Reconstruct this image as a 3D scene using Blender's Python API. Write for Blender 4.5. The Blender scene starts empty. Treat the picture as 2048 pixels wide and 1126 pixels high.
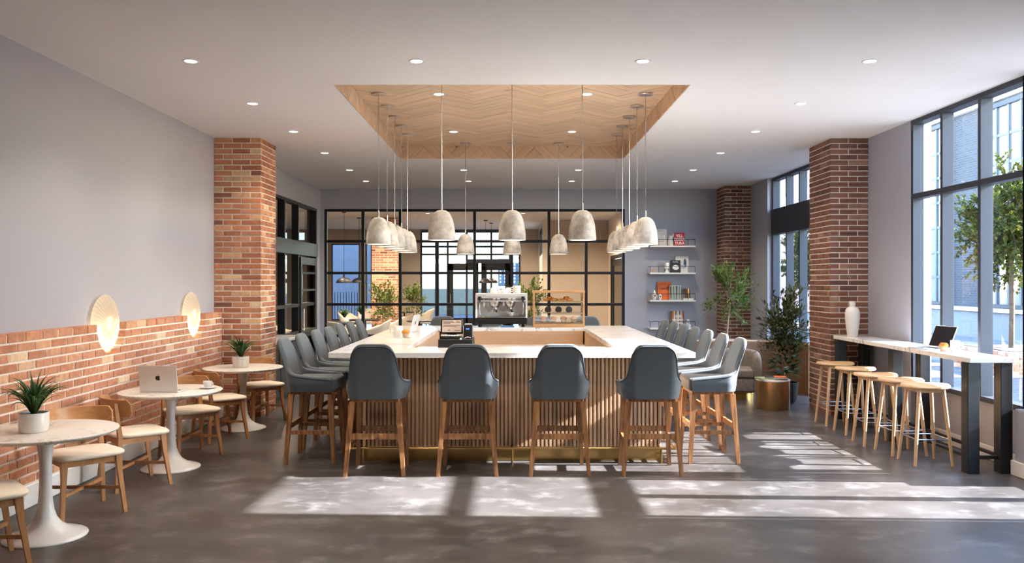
import bpy, bmesh, math, random
from mathutils import Vector, Matrix
random.seed(11)
S = bpy.context.scene
C = S.collection
PI = math.pi
R = math.radians

# ------------------------------------------------------------------ camera, sky, sun, exposure
cam = bpy.data.cameras.new('camera')
cam.sensor_width = 36.0
cam.lens = 36.0 * 1650 / 2048
cam.clip_start = 0.05
cam.clip_end = 700
camo = bpy.data.objects.new('camera', cam)
C.objects.link(camo)
camo.location = (0, 0, 1.75)
camo.rotation_euler = (R(90), 0, 0)
S.camera = camo

S.view_settings.view_transform = 'Standard'
S.view_settings.look = 'None'
S.view_settings.gamma = 1.0
S.view_settings.use_curve_mapping = False
S.view_settings.exposure = 0.64

SUN_EL = math.atan(0.525)
SUN_AZ = R(2.3)
world = bpy.data.worlds.new('sky')
S.world = world
world.use_nodes = True
wn = world.node_tree
wn.nodes.clear()
sky = wn.nodes.new('ShaderNodeTexSky')
sky.sky_type = 'NISHITA'
sky.sun_disc = False
sky.sun_elevation = SUN_EL
sky.sun_rotation = R(92)
sky.air_density = 1.0
sky.ozone_density = 2.0
sky.dust_density = 0.4
bgn = wn.nodes.new('ShaderNodeBackground')
bgn.inputs['Strength'].default_value = 2.0
won = wn.nodes.new('ShaderNodeOutputWorld')
wn.links.new(sky.outputs[0], bgn.inputs[0])
wn.links.new(bgn.outputs[0], won.inputs[0])

sl = bpy.data.lights.new('sun', 'SUN')
sl.energy = 40.0
sl.angle = R(0.6)
sl.color = (1.0, 0.98, 0.98)
so = bpy.data.objects.new('sun', sl)
C.objects.link(so)
sdir = Vector((-math.cos(SUN_EL) * math.cos(SUN_AZ), math.cos(SUN_EL) * math.sin(SUN_AZ), -math.sin(SUN_EL)))
so.rotation_euler = sdir.to_track_quat('-Z', 'Y').to_euler()

SPOT_W = 75.0
PEND_E = 7.0
WIN_W = 1.0        # daylight through the panes, scale

cy = S.cycles
cy.max_bounces = 8
cy.diffuse_bounces = 5
cy.glossy_bounces = 4
cy.transparent_max_bounces = 24
cy.transmission_bounces = 4
cy.caustics_reflective = False
cy.caustics_refractive = False
cy.sample_clamp_indirect = 6.0

def window_light(name, loc, sx, sy, rot, watts, col):
    l = bpy.data.lights.new(name, 'AREA')
    l.shape = 'RECTANGLE'
    l.size = sx
    l.size_y = sy
    l.energy = watts * WIN_W
    l.color = col
    o = bpy.data.objects.new(name, l)
    C.objects.link(o)
    o.location = loc
    o.rotation_euler = rot
    return o

# ------------------------------------------------------------------ materials
def nn(nt, t, **kw):
    n = nt.nodes.new(t)
    for k, v in kw.items():
        if k in n.inputs.keys():
            n.inputs[k].default_value = v
        else:
            setattr(n, k, v)
    return n

def new_mat(name):
    m = bpy.data.materials.new(name)
    m.use_nodes = True
    b = m.node_tree.nodes['Principled BSDF']
    return m, m.node_tree, b

def plain(name, col, rough=0.5, metal=0.0, noise=0.06, nscale=30, bump=0.0, spec=0.5, sheen=0.0):
    m, nt, b = new_mat(name)
    L = nt.links.new
    b.inputs['Roughness'].default_value = rough
    b.inputs['Metallic'].default_value = metal
    b.inputs['Specular IOR Level'].default_value = spec
    if sheen:
        b.inputs['Sheen Weight'].default_value = sheen
        b.inputs['Sheen Roughness'].default_value = 0.5
    tc = nn(nt, 'ShaderNodeTexCoord')
    nz = nn(nt, 'ShaderNodeTexNoise', Scale=nscale, Detail=4.0)
    L(tc.outputs['Object'], nz.inputs['Vector'])
    mp = nn(nt, 'ShaderNodeMapRange')
    mp.inputs['To Min'].default_value = 1 - noise
    mp.inputs['To Max'].default_value = 1 + noise
    L(nz.outputs[0], mp.inputs['Value'])
    mx = nn(nt, 'ShaderNodeMix', data_type='RGBA', blend_type='MULTIPLY')
    mx.inputs[0].default_value = 1
    mx.inputs[6].default_value = (*col, 1)
    L(mp.outputs[0], mx.inputs[7])
    L(mx.outputs[2], b.inputs['Base Color'])
    if bump:
        bp = nn(nt, 'ShaderNodeBump', Strength=bump, Distance=0.002)
        L(nz.outputs[0], bp.inputs['Height'])
        L(bp.outputs[0], b.inputs['Normal'])
    return m

def wood(name, c1, c2, axis='Z', scale=14, stretch=0.07, rough=0.45, per_piece=0.25):
    m, nt, b = new_mat(name)
    L = nt.links.new
    b.inputs['Roughness'].default_value = rough
    tc = nn(nt, 'ShaderNodeTexCoord')
    oi = nn(nt, 'ShaderNodeObjectInfo')
    mp = nn(nt, 'ShaderNodeMapping')
    sc = [1, 1, 1]
    sc['XYZ'.index(axis)] = stretch
    mp.inputs['Scale'].default_value = sc
    L(tc.outputs['Object'], mp.inputs['Vector'])
    add = nn(nt, 'ShaderNodeVectorMath', operation='ADD')
    sc2 = nn(nt, 'ShaderNodeVectorMath', operation='SCALE')
    sc2.inputs['Scale'].default_value = 9.0
    cmb = nn(nt, 'ShaderNodeCombineXYZ')
    for i in range(3):
        L(oi.outputs['Random'], cmb.inputs[i])
    L(cmb.outputs[0], sc2.inputs[0])
    L(mp.outputs[0], add.inputs[0])
    L(sc2.outputs[0], add.inputs[1])
    nz = nn(nt, 'ShaderNodeTexNoise', Scale=scale, Detail=6.0, Roughness=0.6, Distortion=0.8)
    L(add.outputs[0], nz.inputs['Vector'])
    cr = nn(nt, 'ShaderNodeValToRGB')
    cr.color_ramp.elements[0].position = 0.32
    cr.color_ramp.elements[0].color = (*c1, 1)
    cr.color_ramp.elements[1].position = 0.68
    cr.color_ramp.elements[1].color = (*c2, 1)
    L(nz.outputs[0], cr.inputs[0])
    mr = nn(nt, 'ShaderNodeMapRange')
    mr.inputs['To Min'].default_value = 1 - per_piece
    mr.inputs['To Max'].default_value = 1 + per_piece
    L(oi.outputs['Random'], mr.inputs['Value'])
    mx = nn(nt, 'ShaderNodeMix', data_type='RGBA', blend_type='MULTIPLY')
    mx.inputs[0].default_value = 1
    L(cr.outputs[0], mx.inputs[6])
    L(mr.outputs[0], mx.inputs[7])
    L(mx.outputs[2], b.inputs['Base Color'])
    bp = nn(nt, 'ShaderNodeBump', Strength=0.15, Distance=0.001)
    L(nz.outputs[0], bp.inputs['Height'])
    L(bp.outputs[0], b.inputs['Normal'])
    return m

def marble(name, base, vein, scale=2.2, width=0.018, rough=0.12):
    m, nt, b = new_mat(name)
    L = nt.links.new
    b.inputs['Roughness'].default_value = rough
    tc = nn(nt, 'ShaderNodeTexCoord')
    nz = nn(nt, 'ShaderNodeTexNoise', Scale=scale, Detail=6.0, Roughness=0.55, Distortion=1.2)
    mp = nn(nt, 'ShaderNodeMapping')
    mp.inputs['Rotation'].default_value = (0.3, 0.5, 0.7)
    mp.inputs['Scale'].default_value = (1, 1.9, 1)
    L(tc.outputs['Object'], mp.inputs['Vector'])
    L(mp.outputs[0], nz.inputs['Vector'])
    s = nn(nt, 'ShaderNodeMath', operation='SUBTRACT')
    s.inputs[1].default_value = 0.5
    L(nz.outputs[0], s.inputs[0])
    a = nn(nt, 'ShaderNodeMath', operation='ABSOLUTE')
    L(s.outputs[0], a.inputs[0])
    cr = nn(nt, 'ShaderNodeValToRGB')
    cr.color_ramp.elements[0].position = 0.0
    cr.color_ramp.elements[0].color = (1, 1, 1, 1)
    cr.color_ramp.elements[1].position = width
    cr.color_ramp.elements[1].color = (0, 0, 0, 1)
    L(a.outputs[0], cr.inputs[0])
    n2 = nn(nt, 'ShaderNodeTexNoise', Scale=scale * 1.3, Detail=3.0)
    L(tc.outputs['Object'], n2.inputs['Vector'])
    m2 = nn(nt, 'ShaderNodeMapRange')
    m2.inputs['From Min'].default_value = 0.42
    m2.inputs['From Max'].default_value = 0.68
    L(n2.outputs[0], m2.inputs['Value'])
    ml = nn(nt, 'ShaderNodeMath', operation='MULTIPLY')
    L(cr.outputs[0], ml.inputs[0])
    L(m2.outputs[0], ml.inputs[1])
    mx = nn(nt, 'ShaderNodeMix', data_type='RGBA')
    mx.inputs[6].default_value = (*base, 1)
    mx.inputs[7].default_value = (*vein, 1)
    L(ml.outputs[0], mx.inputs[0])
    L(mx.outputs[2], b.inputs['Base Color'])
    return m

def brick_mat(name, stops, dark=1.0):
    m, nt, b = new_mat(name)
    L = nt.links.new
    b.inputs['Roughness'].default_value = 0.82
    oi = nn(nt, 'ShaderNodeObjectInfo')
    ge = nn(nt, 'ShaderNodeNewGeometry')
    ad = nn(nt, 'ShaderNodeMath', operation='ADD')
    L(oi.outputs['Random'], ad.inputs[0])
    L(ge.outputs['Random Per Island'], ad.inputs[1])
    fr = nn(nt, 'ShaderNodeMath', operation='FRACT')
    L(ad.outputs[0], fr.inputs[0])
    cr = nn(nt, 'ShaderNodeValToRGB')
    els = cr.color_ramp.elements
    while len(els) > 1:
        els.remove(els[-1])
    els[0].position = stops[0][0]
    els[0].color = (*[c * dark for c in stops[0][1]], 1)
    for p, c in stops[1:]:
        e = els.new(p)
        e.color = (*[k * dark for k in c], 1)
    L(fr.outputs[0], cr.inputs[0])
    tc = nn(nt, 'ShaderNodeTexCoord')
    nz = nn(nt, 'ShaderNodeTexNoise', Scale=18.0, Detail=6.0, Roughness=0.7)
    L(ge.outputs['Position'], nz.inputs['Vector'])
    mr = nn(nt, 'ShaderNodeMapRange')
    mr.inputs['From Min'].default_value = 0.3
    mr.inputs['From Max'].default_value = 0.7
    mr.inputs['To Min'].default_value = 0.72
    mr.inputs['To Max'].default_value = 1.25
    L(nz.outputs[0], mr.inputs['Value'])
    mx = nn(nt, 'ShaderNodeMix', data_type='RGBA', blend_type='MULTIPLY')
    mx.inputs[0].default_value = 1
    L(cr.outputs[0], mx.inputs[6])
    L(mr.outputs[0], mx.inputs[7])
    # pale mortar smears
    n2 = nn(nt, 'ShaderNodeTexNoise', Scale=9.0, Detail=8.0, Roughness=0.75)
    L(ge.outputs['Position'], n2.inputs['Vector'])
    m2 = nn(nt, 'ShaderNodeMapRange')
    m2.inputs['From Min'].default_value = 0.60
    m2.inputs['From Max'].default_value = 0.75
    m2.inputs['To Max'].default_value = 0.55
    L(n2.outputs[0], m2.inputs['Value'])
    m3 = nn(nt, 'ShaderNodeMix', data_type='RGBA')
    L(m2.outputs[0], m3.inputs[0])
    L(mx.outputs[2], m3.inputs[6])
    m3.inputs[7].default_value = (0.55, 0.42, 0.33, 1)
    L(m3.outputs[2], b.inputs['Base Color'])
    bp = nn(nt, 'ShaderNodeBump', Strength=0.5, Distance=0.004)
    L(nz.outputs[0], bp.inputs['Height'])
    L(bp.outputs[0], b.inputs['Normal'])
    return m

def concrete_floor():
    m, nt, b = new_mat('polished_concrete')
    L = nt.links.new
    ge = nn(nt, 'ShaderNodeNewGeometry')
    mp = nn(nt, 'ShaderNodeMapping')
    mp.inputs['Scale'].default_value = (1, 1.25, 1)
    L(ge.outputs['Position'], mp.inputs['Vector'])
    n1 = nn(nt, 'ShaderNodeTexNoise', Scale=0.8, Detail=10.0, Roughness=0.62, Distortion=0.0)
    n2 = nn(nt, 'ShaderNodeTexNoise', Scale=3.0, Detail=8.0, Roughness=0.68, Distortion=0.0)
    L(mp.outputs[0], n1.inputs['Vector'])
    L(mp.outputs[0], n2.inputs['Vector'])
    cr = nn(nt, 'ShaderNodeValToRGB')
    cr.color_ramp.elements[0].position = 0.33
    cr.color_ramp.elements[0].color = (0.034, 0.0305, 0.0295, 1)
    cr.color_ramp.elements[1].position = 0.70
    cr.color_ramp.elements[1].color = (0.092, 0.086, 0.086, 1)
    L(n1.outputs[0], cr.inputs[0])
    m2 = nn(nt, 'ShaderNodeMapRange', interpolation_type='SMOOTHSTEP')
    m2.inputs['From Min'].default_value = 0.48
    m2.inputs['From Max'].default_value = 0.78
    m2.inputs['To Max'].default_value = 0.75
    L(n2.outputs[0], m2.inputs['Value'])
    mx = nn(nt, 'ShaderNodeMix', data_type='RGBA')
    L(m2.outputs[0], mx.inputs[0])
    L(cr.outputs[0], mx.inputs[6])
    mx.inputs[7].default_value = (0.20, 0.196, 0.20, 1)
    L(mx.outputs[2], b.inputs['Base Color'])
    mr = nn(nt, 'ShaderNodeMapRange')
    mr.inputs['From Min'].default_value = 0.3
    mr.inputs['From Max'].default_value = 0.7
    mr.inputs['To Min'].default_value = 0.29
    mr.inputs['To Max'].default_value = 0.40
    L(n1.outputs[0], mr.inputs['Value'])
    L(mr.outputs[0], b.inputs['Roughness'])
    return m

def mottled(name, c1, c2, scale=7, rough=0.8):
    m, nt, b = new_mat(name)
    L = nt.links.new
    b.inputs['Roughness'].default_value = rough
    tc = nn(nt, 'ShaderNodeTexCoord')
    oi = nn(nt, 'ShaderNodeObjectInfo')
    ad = nn(nt, 'ShaderNodeVectorMath', operation='ADD')
    cb = nn(nt, 'ShaderNodeCombineXYZ')
    ml = nn(nt, 'ShaderNodeMath', operation='MULTIPLY')
    ml.inputs[1].default_value = 20
    L(oi.outputs['Random'], ml.inputs[0])
    L(ml.outputs[0], cb.inputs[0])
    L(tc.outputs['Object'], ad.inputs[0])
    L(cb.outputs[0], ad.inputs[1])
    nz = nn(nt, 'ShaderNodeTexNoise', Scale=scale, Detail=9.0, Roughness=0.68)
    L(ad.outputs[0], nz.inputs['Vector'])
    cr = nn(nt, 'ShaderNodeValToRGB')
    cr.color_ramp.elements[0].position = 0.35
    cr.color_ramp.elements[0].color = (*c1, 1)
    cr.color_ramp.elements[1].position = 0.62
    cr.color_ramp.elements[1].color = (*c2, 1)
    L(nz.outputs[0], cr.inputs[0])
    L(cr.outputs[0], b.inputs['Base Color'])
    bp = nn(nt, 'ShaderNodeBump', Strength=0.25, Distance=0.003)
    L(nz.outputs[0], bp.inputs['Height'])
    L(bp.outputs[0], b.inputs['Normal'])
    return m

def leafmat(name, c1, c2):
    m, nt, b = new_mat(name)
    L = nt.links.new
    b.inputs['Roughness'].default_value = 0.55
    b.inputs['Specular IOR Level'].default_value = 0.25
    ge = nn(nt, 'ShaderNodeNewGeometry')
    oi = nn(nt, 'ShaderNodeObjectInfo')
    ad = nn(nt, 'ShaderNodeMath', operation='ADD')
    L(oi.outputs['Random'], ad.inputs[0])
    L(ge.outputs['Random Per Island'], ad.inputs[1])
    fr = nn(nt, 'ShaderNodeMath', operation='FRACT')
    L(ad.outputs[0], fr.inputs[0])
    mx = nn(nt, 'ShaderNodeMix', data_type='RGBA')
    L(fr.outputs[0], mx.inputs[0])
    mx.inputs[6].default_value = (*c1, 1)
    mx.inputs[7].default_value = (*c2, 1)
    L(mx.outputs[2], b.inputs['Base Color'])
    tr = nn(nt, 'ShaderNodeBsdfTranslucent')
    L(mx.outputs[2], tr.inputs['Color'])
    ms = nn(nt, 'ShaderNodeMixShader')
    ms.inputs[0].default_value = 0.25
    out = nt.nodes['Material Output']
    L(b.outputs[0], ms.inputs[1])
    L(tr.outputs[0], ms.inputs[2])
    L(ms.outputs[0], out.inputs[0])
    return m

def glass(name, tint=(0.97, 0.985, 0.99), refl=0.05):
    m, nt, b = new_mat(name)
    L = nt.links.new
    nt.nodes.remove(b)
    t = nn(nt, 'ShaderNodeBsdfTransparent')
    t.inputs[0].default_value = (*tint, 1)
    g = nn(nt, 'ShaderNodeBsdfGlossy')
    g.inputs['Roughness'].default_value = 0.0
    lw = nn(nt, 'ShaderNodeLayerWeight')
    lw.inputs['Blend'].default_value = 0.5
    pw = nn(nt, 'ShaderNodeMath', operation='POWER')
    pw.inputs[1].default_value = 4.0
    L(lw.outputs['Facing'], pw.inputs[0])
    ma = nn(nt, 'ShaderNodeMath', operation='MULTIPLY_ADD')
    ma.inputs[1].default_value = 0.7
    ma.inputs[2].default_value = refl
    L(pw.outputs[0], ma.inputs[0])
    ms = nn(nt, 'ShaderNodeMixShader')
    L(ma.outputs[0], ms.inputs[0])
    L(t.outputs[0], ms.inputs[1])
    L(g.outputs[0], ms.inputs[2])
    L(ms.outputs[0], nt.nodes['Material Output'].inputs[0])
    return m

def emit(name, col, s):
    m, nt, b = new_mat(name)
    b.inputs['Base Color'].default_value = (*col, 1)
    b.inputs['Emission Color'].default_value = (*col, 1)
    b.inputs['Emission Strength'].default_value = s
    return m

BR = [(0.0, (0.20, 0.085, 0.055)), (0.10, (0.34, 0.135, 0.075)), (0.3, (0.43, 0.175, 0.095)), (0.5, (0.48, 0.21, 0.115)),
      (0.68, (0.40, 0.18, 0.11)), (0.82, (0.54, 0.28, 0.16)), (0.92, (0.60, 0.38, 0.22)), (0.97, (0.70, 0.54, 0.36)), (1.0, (0.24, 0.105, 0.065))]
BR2 = [(0.0, (0.40, 0.175, 0.10)), (0.2, (0.46, 0.205, 0.12)), (0.45, (0.52, 0.245, 0.145)), (0.7, (0.47, 0.225, 0.14)), (0.85, (0.56, 0.30, 0.18)), (0.93, (0.64, 0.42, 0.27)), (0.97, (0.74, 0.60, 0.42)), (1.0, (0.42, 0.18, 0.105))]
BR3 = [(0.0, (0.115, 0.052, 0.038)), (0.2, (0.17, 0.074, 0.048)), (0.45, (0.215, 0.092, 0.058)), (0.7, (0.18, 0.08, 0.054)), (0.86, (0.25, 0.12, 0.078)), (0.96, (0.30, 0.18, 0.12)), (1.0, (0.13, 0.06, 0.044))]  # brick darkened to put the right piers' shade into the colour
M = {}
M['paint'] = plain('daylight_tinted_grey_paint', (0.360, 0.362, 0.420), 0.75, noise=0.02, nscale=3, bump=0.05)  # grey wall paint; the lilac tint stands in for blue daylight
M['ceil'] = plain('white_ceiling_paint', (0.89, 0.865, 0.845), 0.9, noise=0.01, nscale=3)
M['taupe'] = plain('taupe_paint', (0.47, 0.395, 0.325), 0.8, noise=0.02, nscale=3)
M['cream_paint'] = plain('cream_paint', (0.74, 0.63, 0.51), 0.8, noise=0.02, nscale=3)
M['white_trim'] = plain('white_trim_paint', (0.80, 0.79, 0.78), 0.45, noise=0.01)
M['floor'] = concrete_floor()
M['brick'] = brick_mat('red_brick', BR, 1.0)
M['brick_l'] = brick_mat('orange_brick', BR2, 1.0)
M['brick_shade'] = brick_mat('shaded_red_brick', BR3, 1.0)
M['mortar'] = plain('pale_mortar', (0.85, 0.79, 0.72), 0.95, noise=0.12, nscale=60, bump=0.4)
M['black'] = plain('black_metal', (0.013, 0.014, 0.017), 0.42, 0.0, noise=0.1, spec=0.3)
M['frame'] = plain('dark_window_metal', (0.040, 0.046, 0.060), 0.5, 0.0, noise=0.05, nscale=5, spec=0.22)
M['glass'] = glass('window_glass')
M['sky_dim_glass'] = glass('sky_dimming_glass', (0.28, 0.35, 0.42), 0.05)  # tint added to tone down the bright sky beyond the far room
M['case_glass'] = glass('display_glass', (0.95, 0.97, 0.97), 0.08)
M['marble'] = marble('white_marble', (0.78, 0.765, 0.75), (0.13, 0.125, 0.13), 1.7, 0.022, 0.16)
M['marble_t'] = marble('veined_marble', (0.78, 0.75, 0.72), (0.34, 0.29, 0.26), 4.5, 0.03, 0.3)
M['oak'] = wood('pale_oak_bounce_lit', (0.56, 0.345, 0.20), (0.70, 0.475, 0.30), 'Z', 16, 0.06, 0.5, 0.22)  # slat oak brightened for sunlight bounced off the floor
M['oak_x'] = wood('pale_oak_panel', (0.40, 0.245, 0.14), (0.50, 0.325, 0.20), 'X', 9, 0.08, 0.5, 0.1)
M['tray'] = wood('honey_ash', (0.56, 0.38, 0.235), (0.68, 0.49, 0.325), 'X', 14, 0.07, 0.5, 0.09)
M['chairwood'] = wood('warm_oak', (0.33, 0.145, 0.055), (0.50, 0.255, 0.11), 'Z', 22, 0.08, 0.42, 0.08)
M['stoolwood'] = wood('brown_oak', (0.11, 0.046, 0.018), (0.40, 0.19, 0.075), 'Z', 34, 0.07, 0.42, 0.1)
M['lightwood'] = wood('light_ash', (0.55, 0.34, 0.17), (0.66, 0.45, 0.26), 'X', 18, 0.12, 0.45, 0.08)
M['walnut'] = wood('walnut', (0.125, 0.056, 0.021), (0.20, 0.095, 0.040), 'X', 12, 0.08, 0.5, 0.05)
M['fabric'] = plain('slate_upholstery', (0.058, 0.076, 0.094), 0.6, noise=0.12, nscale=9, bump=0.15, sheen=0.15)
M['piping'] = plain('slate_piping', (0.045, 0.055, 0.066), 0.6)
M['cream'] = plain('cream_fabric', (0.74, 0.66, 0.56), 0.8, noise=0.05, nscale=60, bump=0.2)
M['greyfab'] = mottled('taupe_boucle', (0.14, 0.122, 0.105), (0.24, 0.21, 0.18), 30, 0.9)
M['white'] = plain('white_lacquer', (0.80, 0.80, 0.80), 0.22, noise=0.01)
M['ceramic'] = plain('white_ceramic', (0.82, 0.81, 0.79), 0.25, noise=0.02)
M['matwhite'] = plain('matt_white_clay', (0.72, 0.69, 0.65), 0.85, noise=0.06, bump=0.2)
M['concrete'] = mottled('grey_cast_concrete', (0.25, 0.225, 0.195), (0.60, 0.56, 0.51), 6, 0.85)
M['steel'] = plain('brushed_steel', (0.55, 0.55, 0.56), 0.25, 1.0, noise=0.05)
M['nickel'] = plain('brushed_nickel', (0.62, 0.57, 0.52), 0.3, 1.0)
M['alu'] = plain('silver_aluminium', (0.70, 0.70, 0.71), 0.35, 0.35, noise=0.02)
M['brass'] = plain('brushed_brass', (0.55, 0.36, 0.14), 0.28, 1.0, noise=0.08, nscale=3)
M['copper'] = plain('brushed_bronze', (0.62, 0.37, 0.17), 0.3, 1.0, noise=0.05, nscale=3)
M['darkplastic'] = plain('black_plastic', (0.010, 0.010, 0.011), 0.45, spec=0.3)
M['screen_dark'] = plain('dark_screen', (0.01, 0.01, 0.012), 0.12)
M['soil'] = plain('dark_soil', (0.05, 0.032, 0.02), 0.95, noise=0.4, nscale=80, bump=0.6)
M['blade'] = leafmat('dark_blade_leaf', (0.018, 0.055, 0.018), (0.075, 0.15, 0.045))
M['leaf'] = leafmat('olive_leaf', (0.035, 0.085, 0.014), (0.17, 0.24, 0.05))
M['leaf_d'] = leafmat('dark_olive_leaf', (0.022, 0.042, 0.012), (0.085, 0.105, 0.03))
M['leaf_o'] = leafmat('sunlit_leaf', (0.022, 0.055, 0.010), (0.16, 0.15, 0.022))
M['bark'] = plain('pale_bark', (0.30, 0.22, 0.15), 0.9, noise=0.3, nscale=20, bump=0.5)
M['bark_d'] = plain('brown_bark', (0.11, 0.075, 0.045), 0.9, noise=0.4, nscale=15, bump=0.5)
M['potblack'] = plain('black_pot', (0.010, 0.010, 0.011), 0.6, spec=0.2)
M['lamp'] = emit('lit_diffuser', (1.0, 0.86, 0.66), PEND_E)
M['down'] = emit('lit_downlight', (1.0, 0.93, 0.82), 14.0)
def lampshade():
    m, nt, b = new_mat('pleated_lamp_fabric')
    L = nt.links.new
    b.inputs['Base Color'].default_value = (0.52, 0.48, 0.42, 1)
    b.inputs['Roughness'].default_value = 0.9
    tr = nn(nt, 'ShaderNodeBsdfTranslucent')
    tr.inputs['Color'].default_value = (0.95, 0.88, 0.76, 1)
    ms = nn(nt, 'ShaderNodeMixShader')
    ms.inputs[0].default_value = 0.45
    L(b.outputs[0], ms.inputs[1])
    L(tr.outputs[0], ms.inputs[2])
    L(ms.outputs[0], nt.nodes['Material Output'].inputs[0])
    return m
M['shade'] = lampshade()
M['rib'] = plain('shade_rib', (0.36, 0.29, 0.22), 0.7)
M['page'] = plain('paper', (0.78, 0.74, 0.66), 0.9)
M['muffin'] = plain('baked_muffin', (0.46, 0.18, 0.028), 0.8, noise=0.5, nscale=40, bump=0.6)
M['paperc'] = plain('paper_case', (0.45, 0.32, 0.22), 0.85, noise=0.15)
M['choc'] = plain('dark_chocolate', (0.03, 0.02, 0.017), 0.35, noise=0.2)
M['pastry'] = plain('glazed_pastry', (0.80, 0.30, 0.05), 0.4, noise=0.5, nscale=30, bump=0.4)
def flat(name, col, rough=0.6):
    return plain(name, col, rough, noise=0.02)
M['extbrick'] = None

# ------------------------------------------------------------------ mesh helpers
class MB:
    def __init__(s):
        s.v = []
        s.f = []
    def add(s, vs, fs):
        n = len(s.v)
        s.v += [tuple(v) for v in vs]
        s.f += [tuple(i + n for i in f) for f in fs]
        return s
    def box(s, x0, x1, y0, y1, z0, z1, c=0.0):
        if c <= 0:
            vs = [(x, y, z) for z in (z0, z1) for y in (y0, y1) for x in (x0, x1)]
            return s.add(vs, [(0, 2, 3, 1), (4, 5, 7, 6), (0, 1, 5, 4), (2, 6, 7, 3), (0, 4, 6, 2), (1, 3, 7, 5)])
        c = min(c, (x1 - x0) * .45, (y1 - y0) * .45, (z1 - z0) * .45)
        lo, hi = (x0, y0, z0), (x1, y1, z1)
        idx, vs = {}, []
        for a in (0, 1):
            for b in (0, 1):
                for d in (0, 1):
                    sg = (a, b, d)
                    for ax in range(3):
                        p = []
                        for k in range(3):
                            e = hi[k] if sg[k] else lo[k]
                            if k != ax:
                                e += -c if sg[k] else c
                            p.append(e)
                        idx[(sg, ax)] = len(vs)
                        vs.append(p)
        fs = []
        for ax in range(3):
            o = [k for k in range(3) if k != ax]
            for e in (0, 1):
                q = []
                for (i, j) in ((0, 0), (1, 0), (1, 1), (0, 1)):
                    sg = [0, 0, 0]
                    sg[ax] = e
                    sg[o[0]] = i
                    sg[o[1]] = j
                    q.append(idx[(tuple(sg), ax)])
                fs.append(q)
            for i in (0, 1):
                for j in (0, 1):
                    s0, s1 = [0, 0, 0], [0, 0, 0]
                    s0[o[0]] = s1[o[0]] = i
                    s0[o[1]] = s1[o[1]] = j
                    s1[ax] = 1
                    fs.append([idx[(tuple(s0), o[0])], idx[(tuple(s1), o[0])], idx[(tuple(s1), o[1])], idx[(tuple(s0), o[1])]])
        for a in (0, 1):
            for b in (0, 1):
                for d in (0, 1):
                    fs.append([idx[((a, b, d), k)] for k in range(3)])
        return s.add(vs, fs)
    def bar(s, p0, p1, w0, w1=None, n=4, t0=None, t1=None, up=None):
        """tapered bar from p0 to p1; n sides (4: square of width w); t: second width"""
        w1 = w0 if w1 is None else w1
        t0 = w0 if t0 is None else t0
        t1 = w1 if t1 is None else t1
        p0, p1 = Vector(p0), Vector(p1)
        d = (p1 - p0).normalized()
        u = Vector(up) if up else (Vector((0, 1, 0)) if abs(d.y) < 0.9 else Vector((1, 0, 0)))
        a = d.cross(u).normalized()
        b = d.cross(a).normalized()
        vs = []
        for p, w, t in ((p0, w0, t0), (p1, w1, t1)):
            for k in range(n):
                an = 2 * PI * (k + .5) / n
                f = .5 / math.cos(PI / n) if n == 4 else .5
                vs.append(p + a * math.cos(an) * w * f + b * math.sin(an) * t * f)
        fs = [(k, (k + 1) % n, n + (k + 1) % n, n + k) for k in range(n)]
        fs += [tuple(range(n - 1, -1, -1)), tuple(range(n, 2 * n))]
        return s.add(vs, fs)
    def tube(s, pts, r, n=8, closed=False):
        pts = [Vector(p) for p in pts]
        m = len(pts)
        rs = r if isinstance(r, (list, tuple)) else [r] * m
        vs = []
        prev = None
        for i, p in enumerate(pts):
            if closed:
                t = pts[(i + 1) % m] - pts[i - 1]
            else:
                t = pts[min(i + 1, m - 1)] - pts[max(i - 1, 0)]
            t.normalize()
            if prev is None:
                prev = t.orthogonal().normalized()
            a = (prev - t * prev.dot(t))
            a = a.normalized() if a.length > 1e-6 else t.orthogonal().normalized()
            prev = a
            b = t.cross(a)
            for k in range(n):
                an = 2 * PI * k / n
                vs.append(p + (a * math.cos(an) + b * math.sin(an)) * rs[i])
        fs = []
        for i in range(m if closed else m - 1):
            j = (i + 1) % m
            for k in range(n):
                fs.append((i * n + k, i * n + (k + 1) % n, j * n + (k + 1) % n, j * n + k))
        if not closed:
            fs += [tuple(range(n - 1, -1, -1)), tuple(range((m - 1) * n, m * n))]
        return s.add(vs, fs)
    def lathe(s, prof, n=32, cx=0, cy=0, sx=1, sy=1, closed=False):
        vs, fs, rings = [], [], []
        for (r, z) in prof:
            if r < 1e-6:
                rings.append([len(vs)])
                vs.append((cx, cy, z))
            else:
                rings.append(list(range(len(vs), len(vs) + n)))
                for k in range(n):
                    a = 2 * PI * k / n
                    vs.append((cx + r * sx * math.cos(a), cy + r * sy * math.sin(a), z))
        pairs = list(zip(rings, rings[1:]))
        if closed:
            pairs.append((rings[-1], rings[0]))
        for a, b in pairs:
            for k in range(n):
                j = (k + 1) % n
                if len(a) == 1 and len(b) == 1:
                    continue
                if len(a) == 1:
                    fs.append((a[0], b[j], b[k]))
                elif len(b) == 1:
                    fs.append((a[k], a[j], b[0]))
                else:
                    fs.append((a[k], a[j], b[j], b[k]))
        if not closed:
            if len(rings[0]) > 1:
                fs.append(tuple(rings[0]))
            if len(rings[-1]) > 1:
                fs.append(tuple(rings[-1]))
        return s.add(vs, fs)
    def prism(s, poly, fn, t0, t1):
        """poly: list of 2-D points, fn(u, v, t) -> 3-D point"""
        n = len(poly)
        vs = [fn(u, v, t0) for u, v in poly] + [fn(u, v, t1) for u, v in poly]
        fs = [tuple(range(n - 1, -1, -1)), tuple(range(n, 2 * n))]
        fs += [(k, (k + 1) % n, n + (k + 1) % n, n + k) for k in range(n)]
        return s.add(vs, fs)
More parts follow.
